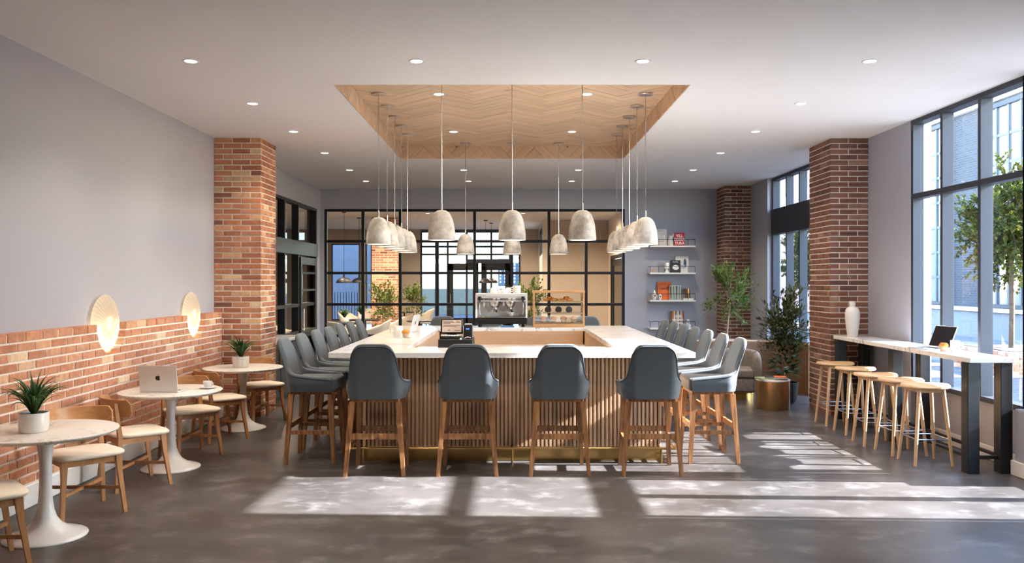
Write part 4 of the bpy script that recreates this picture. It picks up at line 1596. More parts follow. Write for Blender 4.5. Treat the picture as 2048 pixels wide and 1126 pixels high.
def muffin(label, loc, s=1.0, group=None):
    t = thing('muffin', label, 'muffin', loc, 0, group)
    m = MB()
    n = 28
    vs, fs = [], []
    for i, (r, z) in enumerate(((.026, 0), (.036, .045))):
        for k in range(n):
            a = 2 * PI * k / n
            rr2 = r * (1 + (.05 if k % 2 else -.05)) * s
            vs.append((rr2 * math.cos(a), rr2 * math.sin(a), z * s))
    fs = [(k, (k + 1) % n, n + (k + 1) % n, n + k) for k in range(n)] + [tuple(range(n)), tuple(range(n, 2 * n))]
    m.add(vs, fs)
    O('paper_case', m, 'paperc', t)
    r = random.Random(int(loc[0] * 1000) + 7)
    m = MB()
    pr = [(.034, .040), (.041, .047), (.043, .056), (.038, .068), (.025, .078), (0, .082)]
    m.lathe([(a * s, b * s) for a, b in pr], 16)
    m.v = [(x * r.uniform(.94, 1.06), y * r.uniform(.94, 1.06), z + r.uniform(-.003, .003) * s) for x, y, z in m.v]
    O('top', m, 'muffin', t, smooth=60)
    return t
pl = thing('plate', 'small white plate under the mug and muffin on the bar top', 'plate', (-1.31, 9.86, WT))
O('dish', MB().lathe([(0, 0), (.07, 0), (.115, .004), (.115, .006), (.07, .003), (0, .003)], 32), 'ceramic', pl, smooth=40)
muffin('muffin beside the white mug on the left side of the bar top', (-1.265, 9.82, WT + .004), 1.15)
muffin('muffin in front of the white mug on the window counter', (4.29, 8.20, 1.056), 1.05)

# ------------------------------------------------------------------ till
t = thing('cash_register', 'black cash register with a tilted screen on the low shelf inside the bar', 'cash register', (-.60, 8.95, 1.032))
O('drawer_box', MB().box(-.185, .185, -.19, .19, 0, .105, .006), 'darkplastic', t)
O('keypad', MB().box(-.17, .06, -.17, -.02, .105, .135, .004), 'darkplastic', t)
kb = t.children
M['key'] = plain('pale_keys', (0.75, 0.75, 0.72), 0.5)
M['keyb'] = plain('blue_keys', (0.25, 0.45, 0.6), 0.5)
kk = [c for c in t.children if c.name.startswith('keypad')][0]
for i in range(11):
    for j in range(3):
        x = -.16 + i * .0195
        o = O('key', MB().box(x, x + .015, -.16 + j * .042, -.13 + j * .042, .1345, .143, .002), 'key' if (i * 3 + j) % 5 else 'keyb', kk)
O('neck', MB().bar((-.055, .06, .10), (-.055, .05, .2), .10, t0=.04, t1=.03), 'darkplastic', t)
M['warmscreen'] = emit('warm_screen', (0.42, 0.31, 0.24), 0.45)
scr = O('screen', MB().box(-.122, .122, -.012, .012, 0, .165, .006), 'darkplastic', t, loc=(-.055, .02, .148), rot=(R(-14), 0, 0))
O('display', MB().box(-.104, .104, -.0135, -.0121, .018, .150), 'warmscreen', scr)
for k, (x, z, w) in enumerate(((-.096, .134, .11), (-.096, .122, .13), (-.096, .11, .08), (.045, .134, .04), (.045, .122, .05), (-.096, .09, .185), (-.096, .075, .15), (-.045, .035, .03), (.03, .033, .06))):
    O('text_line', MB().box(x, x + w, -.0142, -.0136, z, z + .0055), 'darkplastic', scr)
O('card_reader', MB().box(.075, .175, -.05, .03, .105, .25, .006), 'darkplastic', t)
M['bluelcd'] = emit('blue_display', (0.05, 0.16, 0.9), 1.2)
M['slip'] = plain('receipt_paper', (0.75, 0.72, 0.66), 0.8)
rd = [c for c in t.children if c.name.startswith('card_reader')][0]
O('display', MB().box(.103, .140, -.0515, -.0501, .20, .213), 'bluelcd', rd)
O('receipt', MB().box(.088, .165, -.03, .0, .25, .262, .002), 'slip', rd)
O('scanner', MB().tube([(.10, -.12, .108), (.125, -.13, .12), (.155, -.12, .112)], .013, 8), 'steel', t, smooth=60)
M['btn'] = plain('white_button', (0.8, 0.8, 0.8), 0.4)
O('button', MB().box(.045, .065, -.195, -.18, .10, .118, .003), 'btn', t)

# ------------------------------------------------------------------ espresso machine
EX, EY = -.155, 12.27
t = thing('espresso_machine', 'silver two group espresso machine on the far side of the marble bar top', 'espresso machine', (EX, EY, WT + .001))
W2 = .378
O('base', MB().box(-W2, W2, -.20, .20, .045, .135, .012).box(-W2 + .01, W2 - .01, -.215, -.19, .06, .125, .006), 'darkplastic', t)
for sx in (-1, 1):
    for sy in (-1, 1):
        O('foot', MB().lathe([(0, -.0), (.022, 0), (.026, .012), (.02, .045), (0, .045)], 14, cx=sx * (W2 - .06), cy=sy * .14), 'darkplastic', t, smooth=40)
O('drip_tray', MB().box(-W2 + .02, W2 - .02, -.205, .0, .135, .150, .003), 'steel', t)
gr = [c for c in t.children if c.name.startswith('drip_tray')][0]
gm = MB()
for k in range(24):
    x = -W2 + .04 + k * .0295
    gm.box(x, x + .008, -.20, -.01, .150, .1535)
O('tray_grid', gm, 'black', gr)
O('back_panel', MB().box(-W2 + .02, W2 - .02, -.01, .19, .135, .40, .003), 'alu', t)
for sx in (-1, 1):
    O('side_panel', MB().prism([(-.205, .135), (-.205, .20), (-.17, .26), (-.19, .36), (-.205, .44), (-.19, .49), (.20, .49), (.20, .135)], lambda u, v, q: (sx * (W2 - .0) + sx * q, u, v), -.022, .002), 'white', t)
O('top_deck', MB().box(-W2, W2, -.205, .20, .44, .492, .006), 'alu', t)
O('fascia', MB().box(-W2 + .022, W2 - .022, -.20, -.17, .375, .45, .004), 'alu', t)
fa = [c for c in t.children if c.name.startswith('fascia')][0]
O('fascia_slot', MB().box(-W2 + .03, W2 - .03, -.202, -.199, .395, .425), 'black', fa)
for x0 in (-.125, .10):
    for d in (0, .06):
        O('button_panel', MB().box(x0 + d, x0 + d + .045, -.208, -.20, .395, .425, .003), 'white', fa)
    O('dial', MB().bar((x0 + .0525, -.21, .41), (x0 + .0525, -.20, .41), .022, n=10), 'black', fa)
for x in (-.265, -.235, -.2):
    O('indicator', MB().box(x, x + .02, -.206, -.20, .398, .42, .002), 'copper' if x < -.25 else 'steel', fa)
O('hand_rail', MB().bar((-W2 + .03, -.225, .41), (W2 - .03, -.225, .41), .012, n=8), 'steel', t)
for sx in (-1, 1):
    O('steam_knob', MB().lathe([(0, 0), (.022, 0), (.026, .01), (.026, .035), (.02, .05), (0, .05)], 14, cx=sx * .315, cy=-.225).box(sx * .315 - .01, sx * .315 + .01, -.235, -.215, -.03, 0), 'black', t, loc=(0, 0, .40), smooth=40)
    O('steam_wand', MB().tube([(sx * .315, -.20, .38), (sx * .318, -.23, .34), (sx * .322, -.225, .26), (sx * .31, -.22, .19)], .007, 8), 'steel', t, smooth=60)
for k, x in enumerate((-.10, .125)):
    g = O('group_head', MB().lathe([(0, .375), (.085, .375), (.085, .355), (.062, .30), (.05, .285), (0, .285)], 20, cx=x, cy=-.10), 'steel', t, smooth=30)
    O('wing', MB().add([(x - .085, -.15, .37), (x - .125, -.15, .30), (x - .075, -.15, .33), (x - .085, -.13, .37), (x - .125, -.13, .30), (x - .075, -.13, .33)], [(0, 1, 2), (3, 5, 4), (0, 3, 4, 1), (1, 4, 5, 2), (2, 5, 3, 0)]), 'alu', g)
    O('portafilter', MB().lathe([(0, .285), (.04, .285), (.04, .255), (.025, .245), (0, .245)], 18, cx=x, cy=-.10).bar((x, -.13, .265), (x + .02, -.24, .25), .028, .02, n=8).tube([(x - .02, -.10, .22), (x, -.10, .25), (x + .02, -.10, .22)], .008, 6), 'steel', g, smooth=50)
    O('handle', MB().bar((x + .018, -.23, .252), (x + .03, -.31, .236), .024, .03, n=10), 'black', g, smooth=50)
O('pressure_gauge', MB().bar((-.225, -.016, .235), (-.225, -.008, .235), .06, n=20).bar((-.225, -.02, .235), (-.225, -.015, .235), .045, n=20), 'white', t)
O('hot_water_spout', MB().box(-.27, -.24, -.13, -.09, .30, .375, .004).box(-.262, -.248, -.12, -.10, .27, .30), 'white', t)
mug('small white cup standing under the right group head of the espresso machine', (EX + .135, EY - .11, WT + .155), R(0), .05, .06, False, 'coffee_cup')
cs = [(-.115, -.06, .06, .085, 'upturned white bowl cup', 1), (-.02, .05, .05, .05, 'low white cup', 1), (.045, -.09, .055, .06, 'upturned white cup', 1), (.095, .08, .05, .085, 'second upturned white cup', 1), (.225, .0, .06, .115, 'tall white mug', 0)]
wh = ['leftmost on top', 'low one between the others on top', 'front middle one on top', 'rear middle one on top', 'rightmost and tallest on top']
for k, (x, y, r, h, nm, up) in enumerate(cs):
    c = thing('cup', 'white cup stored on the espresso machine, %s' % wh[k], 'cup', (EX + x, EY + y, WT + .4935), 0, 'white cups on top of the espresso machine')
    if up:
        O('body', MB().lathe([(r, 0), (r * .98, h * .35), (r * .8, h * .75), (r * .55, h * .96), (r * .5, h), (r * .42, h), (r * .4, h * .94), (0, h * .94), (0, h * .9), (r * .9, 0)], 28), 'ceramic', c, smooth=40)
        O('handle', MB().tube([(r * .9, 0, h * .25), (r * 1.45, 0, h * .3), (r * 1.4, 0, h * .6), (r * .75, 0, h * .75)], .006, 7), 'ceramic', c, smooth=60)
    else:
        O('body', MB().lathe([(0, 0), (r * .95, 0), (r, .01), (r, h), (r * .92, h), (r * .9, .012), (0, .012)], 28), 'ceramic', c, smooth=40)
        O('handle', MB().tube([(-r * .95, 0, h * .75), (-r * 1.5, 0, h * .72), (-r * 1.5, 0, h * .32), (-r * .95, 0, h * .25)], .008, 7), 'ceramic', c, smooth=60)
M['bluetray'] = plain('blue_plastic', (0.03, 0.22, 0.75), 0.35)
O('tray', rbox(-.10, .10, -.06, .06, 0, .012, .005, 2), 'bluetray', loc=(EX + .09, EY - .12, WT + .001), label='flat blue tray under the espresso machine', cat='tray')

# ------------------------------------------------------------------ pastry case
PX, PY = .685, 12.25
CWd, CD, CH = .378, .19, .535
t = thing('display_case', 'oak framed glass pastry case on the far side of the marble bar top', 'display case', (PX, PY, WT + .001))
M['casewood'] = wood('case_oak', (0.40, 0.20, 0.08), (0.56, 0.33, 0.15), 'X', 20, 0.1, 0.45, 0.05)
O('base_board', MB().box(-CWd, CWd, -CD, CD, 0, .05, .004), 'casewood', t)
O('top_board', MB().box(-CWd - .008, CWd + .008, -CD + .03, CD, CH - .035, CH, .004), 'casewood', t)
for sx in (-1, 1):
    O('post', MB().box(sx * (CWd - .014) - .014, sx * (CWd - .014) + .014, -CD, -CD + .028, .05, CH - .03, .002), 'casewood', t)
    O('post', MB().box(sx * (CWd - .014) - .014, sx * (CWd - .014) + .014, CD - .028, CD, .05, CH - .03, .002), 'casewood', t)
    O('side_glass', MB().box(sx * (CWd - .014) - .003, sx * (CWd - .014) + .003, -CD + .028, CD - .028, .05, CH - .035), 'case_glass', t)
O('front_glass', MB().add([(-CWd + .028, -CD + .012, .05), (CWd - .028, -CD + .012, .05), (CWd - .028, -CD + .012, CH - .035), (-CWd + .028, -CD + .012, CH - .035)], [(0, 1, 2, 3)]), 'case_glass', t, recalc=False)
for z in (.205, .375):
    O('glass_shelf', MB().box(-CWd + .028, CWd - .028, -CD + .03, CD - .03, z - .008, z), 'case_glass', t)
O('floor_liner', MB().box(-CWd + .03, CWd - .03, -CD + .03, CD - .03, .05, .058), 'walnut', t)
zb = WT + .001
for k, x in enumerate((-.225, -.075, .075, .225)):
    muffin('muffin on the bottom of the pastry case, %s from the left' % ORD[k], (PX + x, PY - .09, zb + .058), 1.18, 'muffins in the pastry case')
for k, x in enumerate((-.155, 0, .155)):
    c = thing('cake', 'dark round layered cake on the middle shelf of the pastry case, %s' % ('left', 'centre', 'right')[k], 'cake', (PX + x, PY - .06, zb + .206), 0, 'dark cakes in the pastry case')
    O('board', MB().box(-.06, .06, -.05, .05, 0, .008, .002), 'paperc', c)
    for j, (yy, mm) in enumerate(((-.030, 'choc'), (-.014, 'cream'), (.006, 'choc'), (.026, 'choc'))):
        m = MB()
        prof = [(.048 * math.cos(a), .008 + max(0, .052 + .048 * math.sin(a) - .012)) for a in [2 * PI * q / 24 for q in range(24)]]
        m.prism(prof, lambda u, v, q: (u, yy + q, v), -.011, .011)
        O('layer', m, mm, c, smooth=40)
def croissant(label, loc, rz, s, curved=True):
    t = thing('pastry', label, 'pastry', loc, rz, 'pastries on the top shelf of the pastry case')
    pts, rs = [], []
    for k in range(15):
        q = k / 14 * 2 - 1
        a = q * 1.2
        pts.append((math.sin(a) * .05 * s, (math.cos(a) - .6) * .05 * s if curved else 0, .02 * s + .002))
        rs.append((.021 * (1 - abs(q) ** 2.0 * .8)) * s * (1.08 if k % 3 == 0 else .93))
    O('roll', MB().tube(pts, rs, 10), 'pastry', t, smooth=70)
    return t
for gi, gx in enumerate((-.115, .115)):
    for k in range(6):
        x = gx - .07 + .028 * k
        y = -.07 + (k % 2) * .055
        z = .376 + (0 if k not in (2, 3) else .028)
        croissant('glazed orange pastry in the %s heap of the pastry case, %s along' % (('left', 'right')[gi], ORD[k]), (PX + x, PY + y, zb + z), R(40 * k + 20 * gi), 1.0 if gi == 0 else 1.05, gi == 0)

# ------------------------------------------------------------------ window counter and wooden stools
t = thing('window_counter', 'long narrow marble topped counter on black metal legs along the window', 'counter', (0, 0, 0))
O('top', MB().box(4.15, 4.555, 7.48, 10.66, 1.01, 1.056, .004), 'marble', t)
for y in (7.50, 8.98, 10.48):
    for x in (4.145, 4.445):
        O('leg', MB().box(x, x + .108, y, y + .115, 0, 1.01, .004), 'black', t)
for x in (4.185, 4.485):
    O('rail', MB().box(x, x + .03, 7.6, 10.5, .125, .155, .003), 'black', t)
O('cross_rail', MB().box(4.25, 4.45, 7.545, 7.575, .125, .155, .003), 'black', t)
O('cross_rail', MB().box(4.25, 4.45, 10.52, 10.55, .125, .155, .003), 'black', t)

def wood_stool(label):
    t = thing('wooden_stool', label, 'stool')
    m = MB()
    n = 48
    rows = [(.0, .728, 0), (.16, .722, 0), (.205, .726, 0), (.222, .738, 0), (.222, .748, .2), (.212, .757, .6), (.17, .757, 1), (.09, .752, 1), (0, .749, 1)]
    vs, fs, rings = [], [], []
    for r, z, s in rows:
        if r == 0:
            rings.append([len(vs)])
            vs.append((0, 0, z))
            continue
        ring = []
        for k in range(n):
            a = 2 * PI * k / n
            ring.append(len(vs))
            dz = .010 * s * math.cos(2 * a) * (r / .2)
            vs.append((math.cos(a) * r, math.sin(a) * r * .96, z + dz))
        rings.append(ring)
    for a, b in zip(rings, rings[1:]):
        for k in range(n):
            j = (k + 1) % n
            if len(a) == 1:
                fs.append((a[0], b[j], b[k]))
            elif len(b) == 1:
                fs.append((a[k], a[j], b[0]))
            else:
                fs.append((a[k], a[j], b[j], b[k]))
    m.add(vs, fs)
    O('seat', m, 'lightwood', t, smooth=50)
    for sx in (-1, 1):
        for sy in (-1, 1):
            O('leg', MB().bar((sx * .178, sy * .170, 0), (sx * .115, sy * .115, .735), .030, .036, n=10), 'lightwood_z', t, smooth=50)
    O('seat_rail', MB().box(-.115, .115, -.125, -.105, .69, .727, .003).box(-.115, .115, .105, .125, .69, .727, .003).box(-.125, -.105, -.105, .105, .69, .727, .003).box(.105, .125, -.105, .105, .69, .727, .003), 'lightwood', t)
    q = .157
    O('foot_ring', MB().tube([(-q, -q + .004, .25), (q, -q + .004, .25), (q, q - .004, .25), (-q, q - .004, .25)], .007, 8, closed=True), 'steel', t)
    return t
M['lightwood_z'] = wood('light_ash_leg', (0.52, 0.32, 0.16), (0.66, 0.44, 0.25), 'Z', 24, 0.08, 0.45, 0.06)
w0 = None
for k, (sx_, y) in enumerate(((3.99, 7.97), (3.97, 8.43), (3.92, 8.90), (3.97, 9.54), (3.97, 10.13))):
    lb = 'backless pale wooden stool at the window counter, %s from the viewer' % ORD[k]
    if w0 is None:
        w0 = wood_stool(lb)
        w0['group'] = 'wooden stools at the window counter'
        w0.location = (sx_, y, 0)
    else:
        dup(w0, (sx_, y, 0), random.uniform(-.1, .1), lb)
t = thing('vase', 'tall white clay bottle vase at the far end of the window counter', 'vase', (4.30, 10.42, 1.056))
O('body', MB().lathe([(0, 0), (.055, 0), (.062, .01), (.078, .12), (.088, .22), (.089, .29), (.080, .34), (.056, .365), (.038, .375), (.036, .385), (.038, .43), (.040, .445), (.032, .445), (.030, .38), (0, .37)], 40), 'matwhite', t, smooth=50)

# ------------------------------------------------------------------ lounge corner
t = thing('tub_armchair', 'rounded grey armchair on a brass plinth beside the bronze drum table', 'armchair', (3.31, 12.46, 0), PI - .22)
ap = uplan(.37, .32, -.36, .30, 18, 8, 5)
ah = interp([(0, .715), (.3, .712), (.55, .695), (.72, .67), (.80, .645), (.84, .62), (.87, .585), (.885, .53), (.9, .50)])
m, edge = shell(ap, ah, .125, .11, lambda x, y, z: (0, -.03 * max(0, z - .4) / .3), 8)
O('shell', m, 'greyfab', t, smooth=60)
O('seat_cushion', rbox(-.31, .31, -.30, .34, .33, .455, .04), 'greyfab', t, smooth=60)
O('seat_base', rbox(-.315, .315, -.30, .315, .125, .33, .03), 'greyfab', t, smooth=60)
O('plinth', MB().lathe([(0, 0), (.345, 0), (.345, .10), (0, .10)], 40, sy=.95).box(-.25, .25, -.2, .2, .09, .13), 'brass', t, smooth=40)
t = thing('drum_table', 'bronze drum side table with a pale round top', 'side table', (3.60, 11.38, 0))
O('drum', MB().lathe([(0, 0), (.222, 0), (.225, .004), (.225, .385), (0, .385)], 56), 'copper', t, smooth=40)
O('top_plate', MB().lathe([(0, .386), (.225, .386), (.228, .390), (.228, .400), (.224, .405), (0, .405)], 56), 'marble_t', t, smooth=30)
M['green'] = flat('green_cover', (0.36, 0.42, 0.22))
M['blackc'] = flat('black_cover', (0.02, 0.02, 0.022))
M['orangec'] = flat('orange_cover', (0.72, 0.14, 0.02))
M['redc'] = flat('red_cover', (0.62, 0.02, 0.02))
M['creamc'] = flat('cream_cover', (0.66, 0.60, 0.54))
M['whitec'] = flat('white_cover', (0.74, 0.71, 0.66))
def flat_book(label, loc, rz, w, d, h, cov, group=None, extra=None):
    t = thing('book', label, 'book', loc, rz, group)
    O('cover', MB().box(-w / 2, w / 2, -d / 2, d / 2, 0, .003).box(-w / 2, w / 2, -d / 2, d / 2, h - .003, h).box(-w / 2, -w / 2 + .003, -d / 2, d / 2, .003, h - .003), cov, t)
    O('pages', MB().box(-w / 2 + .003, w / 2 - .004, -d / 2 + .004, d / 2 - .004, .003, h - .003), 'page', t)
    if extra:
        O('cover_print', MB().box(-w * .1, w * .42, -d * .44, d * .44, h, h + .0006), extra, t)
    return t
flat_book('green covered book at the bottom of the pair on the drum table', (3.545, 11.36, .4055), R(8), .33, .23, .022, 'green', 'books on the drum table')
flat_book('black and orange magazine lying on the green book on the drum table', (3.63, 11.33, .428), R(-14), .30, .21, .016, 'blackc', 'books on the drum table', 'orangec')
# curved wooden screen
path = []
for k in range(13):
    path.append((2.95 + 1.0 * k / 12, 13.35))
for k in range(1, 15):
    a = (PI / 2) * k / 14
    path.append((3.95 + .60 * math.sin(a), 13.35 - .75 * (1 - math.cos(a))))
m = MB()
vs = []
for i, (x, y) in enumerate(path):
    a = path[max(0, i - 1)]
    b = path[min(len(path) - 1, i + 1)]
    d = Vector((b[0] - a[0], b[1] - a[1], 0)).normalized()
    nx, ny = d.y * .025, -d.x * .025
    vs += [(x + nx, y + ny, 0), (x + nx, y + ny, .775), (x - nx, y - ny, .775), (x - nx, y - ny, 0)]
fs = []
for i in range(len(path) - 1):
    for k in range(4):
        fs.append((i * 4 + k, i * 4 + (k + 1) % 4, i * 4 + 4 + (k + 1) % 4, i * 4 + 4 + k))
fs += [(0, 1, 2, 3), tuple(len(path) * 4 - 4 + k for k in (3, 2, 1, 0))]
m.add(vs, fs)
t = thing('curved_screen', 'low curved wooden screen behind the grey armchair', 'screen', (0, 0, 0))
O('panel', m, 'walnut', t, smooth=30)
vs2 = [(x, y, .785) for x, y in path]
O('top_edge', MB().tube(vs2, .022, 6), 'oak_x', t, smooth=60)

# ------------------------------------------------------------------ wall shelves and what stands on them
SZ = [2.462, 1.925, 1.380, .826]
SX0, SX1, SF = 2.735, 3.645, 16.36
def shelf(label, z):
    t = thing('wall_shelf', label, 'shelf', (0, 0, z), 0, 'white wall shelves with black rails')
    O('board', MB().box(SX0, SX1, SF, YB - .002, -.03, 0, .003), 'white', t)
    m = MB()
    yb, yf = YB - .01, SF + .012
    m.tube([(SX0 + .012, yb, .125), (SX0 + .012, yf, .125), (SX1 - .012, yf, .125), (SX1 - .012, yb, .125)], .005, 6)
    for x in (SX0 + .012, SX0 + .18, SX1 - .15, SX1 - .012):
        m.tube([(x, yf, 0), (x, yf, .125)], .004, 6)
    O('rail', m, 'black', t)
    return t
wn4 = ['highest', 'second from the top', 'third from the top', 'lowest']
for k, z in enumerate(SZ):
    shelf('white floating shelf with a thin black rail, %s of the four' % wn4[k], z)
def pxx(x):
    return (x - 1024) / 1650 * 16.45
def up_book(label, x0, x1, z, h, th, cov, y=16.50, lean=R(5)):
    t = thing('book', label, 'book', ((pxx(x0) + pxx(x1)) / 2, y, z), 0, 'books on the wall shelves')
    w = pxx(x1) - pxx(x0)
    c = O('cover', MB().box(-w / 2, w / 2, 0, .003, 0, h).box(-w / 2, w / 2, th - .003, th, 0, h).box(-w / 2, -w / 2 + .003, .003, th - .003, 0, h), cov, t, rot=(-lean, 0, 0), loc=(0, 0, .001))
    O('pages', MB().box(-w / 2 + .003, w / 2 - .004, .003, th - .003, .004, h - .004), 'page', c)
    return t, c, w
M['print_white'] = flat('white_print', (0.78, 0.76, 0.74))
M['print_dark'] = flat('dark_print', (0.03, 0.02, 0.02))
M['print_grey'] = flat('pale_print', (0.48, 0.50, 0.56))
M['print_blue'] = flat('blue_print', (0.05, 0.09, 0.16))
RT = (PI / 2, 0, 0)
b, c, w = up_book('cream book with large pale letters on the highest shelf', 1309, 1335, SZ[0], .335, .03, 'creamc')
text('AD', .20, 'print_grey', c, (0, -.0012, .11), RT, sx=.95)
O('rule', MB().box(-.08, .08, -.001, 0, .09, .094).box(-.05, .05, -.001, 0, .30, .305), 'print_dark', c)
b, c, w = up_book('red book with white lettering on the highest shelf', 1350, 1370.5, SZ[0], .262, .03, 'redc')
for k, s in enumerate(('VILL', 'EGGIA', 'TURA')):
    text(s, .078, 'print_white', c, (0, -.0012, .178 - .075 * k), RT, sx=.95, bold=.003)
b, c, w = up_book('white picture book leaning behind the black book on the second shelf', 1353, 1379.5, SZ[1], .335, .025, 'whitec', y=16.535)
O('picture', MB().prism([(w * .22 + .03 * math.cos(a), .19 + .09 * math.sin(a)) for a in [2 * PI * k / 20 for k in range(20)]], lambda u, v, q: (u, -q, v), 0, .001), 'print_blue', c)
O('picture', MB().box(-.02, .06, -.001, 0, .08, .16), 'print_grey', c)
b, c, w = up_book('black book with a white rounded emblem on the second shelf', 1342, 1362, SZ[1], .25, .03, 'blackc', y=16.475)
text('CHANEL', .03, 'print_white', c, (0, -.0012, .205), RT)
O('emblem', MB().prism([(.065 * math.cos(a) * (1 - .08 * math.sin(2 * a)), .105 + .05 * math.sin(a)) for a in [2 * PI * k / 24 for k in range(24)]], lambda u, v, q: (u, -q, v), 0, .001), 'print_white', c)
b, c, w = up_book('large orange book with dark lettering on the third shelf', 1317, 1345, SZ[2], .365, .03, 'orangec', y=16.53)
text('HERM\u00c8S', .062, 'print_dark', c, (.005, -.0012, .20), RT, sx=.85)
fr4 = MB()
for a in ((-.10, .115, .318, .322), (-.10, .115, .10, .104), (-.10, .115, .07, .074)):
    fr4.box(a[0], a[1], -.001, 0, a[2], a[3])
fr4.box(-.10, -.097, -.001, 0, .10, .322).box(.112, .115, -.001, 0, .10, .322)
O('cover_frame', fr4, 'print_dark', c)
M['birch'] = flat('pale_green_cover', (0.46, 0.55, 0.47))
b, c, w = up_book('pale green book patterned with dark tree trunks on the third shelf', 1340, 1362.5, SZ[2], .29, .035, 'birch', y=16.47)
bm_ = MB()
r4 = random.Random(2)
for k in range(9):
    x = -w / 2 + .012 + k * (w - .02) / 9
    q = r4.uniform(.006, .013)
    bm_.add([(x, -.0011, .005), (x + q, -.0011, .005), (x + q + r4.uniform(-.006, .006), -.0011, .28), (x + r4.uniform(-.006, .004), -.0011, .28)], [(0, 1, 2, 3)])
O('trunk_print', bm_, 'print_dark', c)
b, c, w = up_book('brown striped book with white numerals on the lowest shelf', 1344, 1369.5, SZ[3], .335, .04, 'creamc', y=16.49)
cols = ['walnut', 'orangec', 'creamc', 'walnut', 'copper', 'creamc', 'walnut', 'print_grey', 'orangec', 'walnut']
for k in range(10):
    x = -w / 2 + w * k / 10
    O('stripe', MB().box(x, x + w / 10, -.001, 0, 0, .335), cols[k], c)
for k, s in enumerate(('1000', 'RECORD', 'COVERS')):
    text(s, .085 if k == 0 else .055, 'print_white', c, (0, -.0022, .20 - .06 * k), RT, bold=.002)
def lathed(name, label, cat, x, z, prof, mat, y=16.47, n=28, rz=0, extra=None):
    t = thing(name, label, cat, (pxx(x), y, z), rz)
    O('body', MB().lathe(prof, n), mat, t, smooth=50)
    return t
v = lathed('jug', 'beige ceramic jug with a split neck on the highest shelf', 'jug', 1341.5, SZ[0], [(0, 0), (.042, 0), (.05, .02), (.055, .07), (.045, .12), (.042, .16), (.05, .20), (.042, .2), (.036, .15), (0, .14)], 'greyfab_c' if False else 'matwhite')
O('spout', MB().tube([(.02, 0, .15), (.045, 0, .19), (.062, 0, .24)], [.02, .02, .012], 8), 'matwhite', v, smooth=60)
lathed('goblet_vase', 'white goblet shaped vase on the second shelf', 'vase', 1334, SZ[1], [(0, 0), (.046, 0), (.046, .012), (.03, .04), (.022, .065), (.035, .08), (.047, .09), (.047, .20), (.042, .20), (.04, .1), (0, .09)], 'ceramic')
t = thing('star_ornament', 'small beige star shaped ornament on the second shelf', 'ornament', (pxx(1308.5), 16.46, SZ[1]))
m = MB()
m.prism([((.055 if k % 2 == 0 else .026) * math.sin(2 * PI * k / 10) * (1), .048 + (.055 if k % 2 == 0 else .026) * math.cos(2 * PI * k / 10)) for k in range(10)], lambda u, v, q: (u, q, max(0, v)), -.016, .016)
O('star', m, 'paperc', t)
v = lathed('teardrop_vase', 'grey teardrop vase with a dark hole on the third shelf', 'vase', 1309, SZ[2], [(0, 0), (.03, 0), (.045, .03), (.05, .07), (.043, .11), (.026, .15), (.012, .185), (0, .197)], 'matwhite')
O('hole', MB().bar((.004, -.047, .085), (.004, -.052, .085), .03, n=12), 'print_dark', v)
v = lathed('round_vase', 'low round grey vase with a dark hole on the third shelf', 'vase', 1318.8, SZ[2], [(0, 0), (.03, 0), (.046, .025), (.05, .06), (.042, .095), (.022, .118), (0, .124)], 'matwhite', y=16.44)
O('hole', MB().bar((.012, -.045, .075), (.012, -.05, .075), .026, n=12), 'print_dark', v)
flat_book('white book lying flat under the brass cylinder on the third shelf', (pxx(1376), 16.48, SZ[2]), 0, .20, .15, .035, 'whitec', 'books on the wall shelves')
lathed('brass_cylinder', 'brass cylinder candle holder standing on a white book on the third shelf', 'candle holder', 1376, SZ[2] + .0355, [(0, 0), (.049, 0), (.05, .003), (.05, .195), (.046, .195), (.045, .15), (0, .15)], 'brass', y=16.48)
lathed('figurine', 'white turned figurine on the lowest shelf', 'ornament', 1376, SZ[3], [(0, 0), (.04, 0), (.055, .03), (.055, .06), (.03, .085), (.02, .1), (.035, .11), (.036, .125), (.018, .135), (.03, .15), (.03, .165), (0, .175)], 'ceramic', y=16.45)

# ------------------------------------------------------------------ side cabinet on the left
t = thing('side_cabinet', 'black cabinet with a pale stone top behind the left brick pier', 'cabinet', (-3.60, 12.30, 0))
O('body', MB().box(-.24, .22, -.90, .90, .06, .85, .003).box(-.24, .18, -.88, .88, 0, .06), 'black', t)
O('top', MB().box(-.245, .245, -.92, .92, .85, .895, .004), 'marble', t)
for k in range(3):
    d = O('door', MB().box(.221, .238, -.89 + .6 * k, -.31 + .6 * k, .08, .83, .003), 'black', t)
    O('handle', MB().box(.239, .252, -.36 + .6 * k, -.345 + .6 * k, .5, .78, .002), 'brass', d)

# ------------------------------------------------------------------ furniture of the far room
def tub(label):
    t = thing('white_armchair', label, 'armchair')
    pl = uplan(.27, .22, -.26, .24, 12, 6, 4)
    hf = interp([(0, .86), (.12, .855), (.22, .83), (.32, .77), (.42, .70), (.55, .65), (.7, .63), (.9, .62)])
    m, e = shell(pl, hf, .40, .035, lambda x, y, z: (x * .12 * max(0, (z - .45) / .4), -.10 * max(0, (z - .45) / .4) * (1 if y < 0 else .2)), 6)
    O('shell', m, 'cream_w', t, smooth=60)
    O('seat', rbox(-.26, .26, -.25, .25, .38, .46, .03, 3), 'cream_w', t, smooth=60)
    for sx in (-1, 1):
        for sy in (-1, 1):
            O('leg', MB().bar((sx * .25, sy * .23, 0), (sx * .17, sy * .16, .40), .022, .03, n=8), 'black', t)
    return t
M['cream_w'] = plain('ivory_upholstery', (0.72, 0.66, 0.58), 0.7, noise=0.03)
a0 = tub('ivory armchair beyond the glass partition, nearest the left end')
a0['group'] = 'ivory armchairs in the far room'
a0.location = (-3.95, 18.6, 0)
a0.rotation_euler = (0, 0, R(-20))
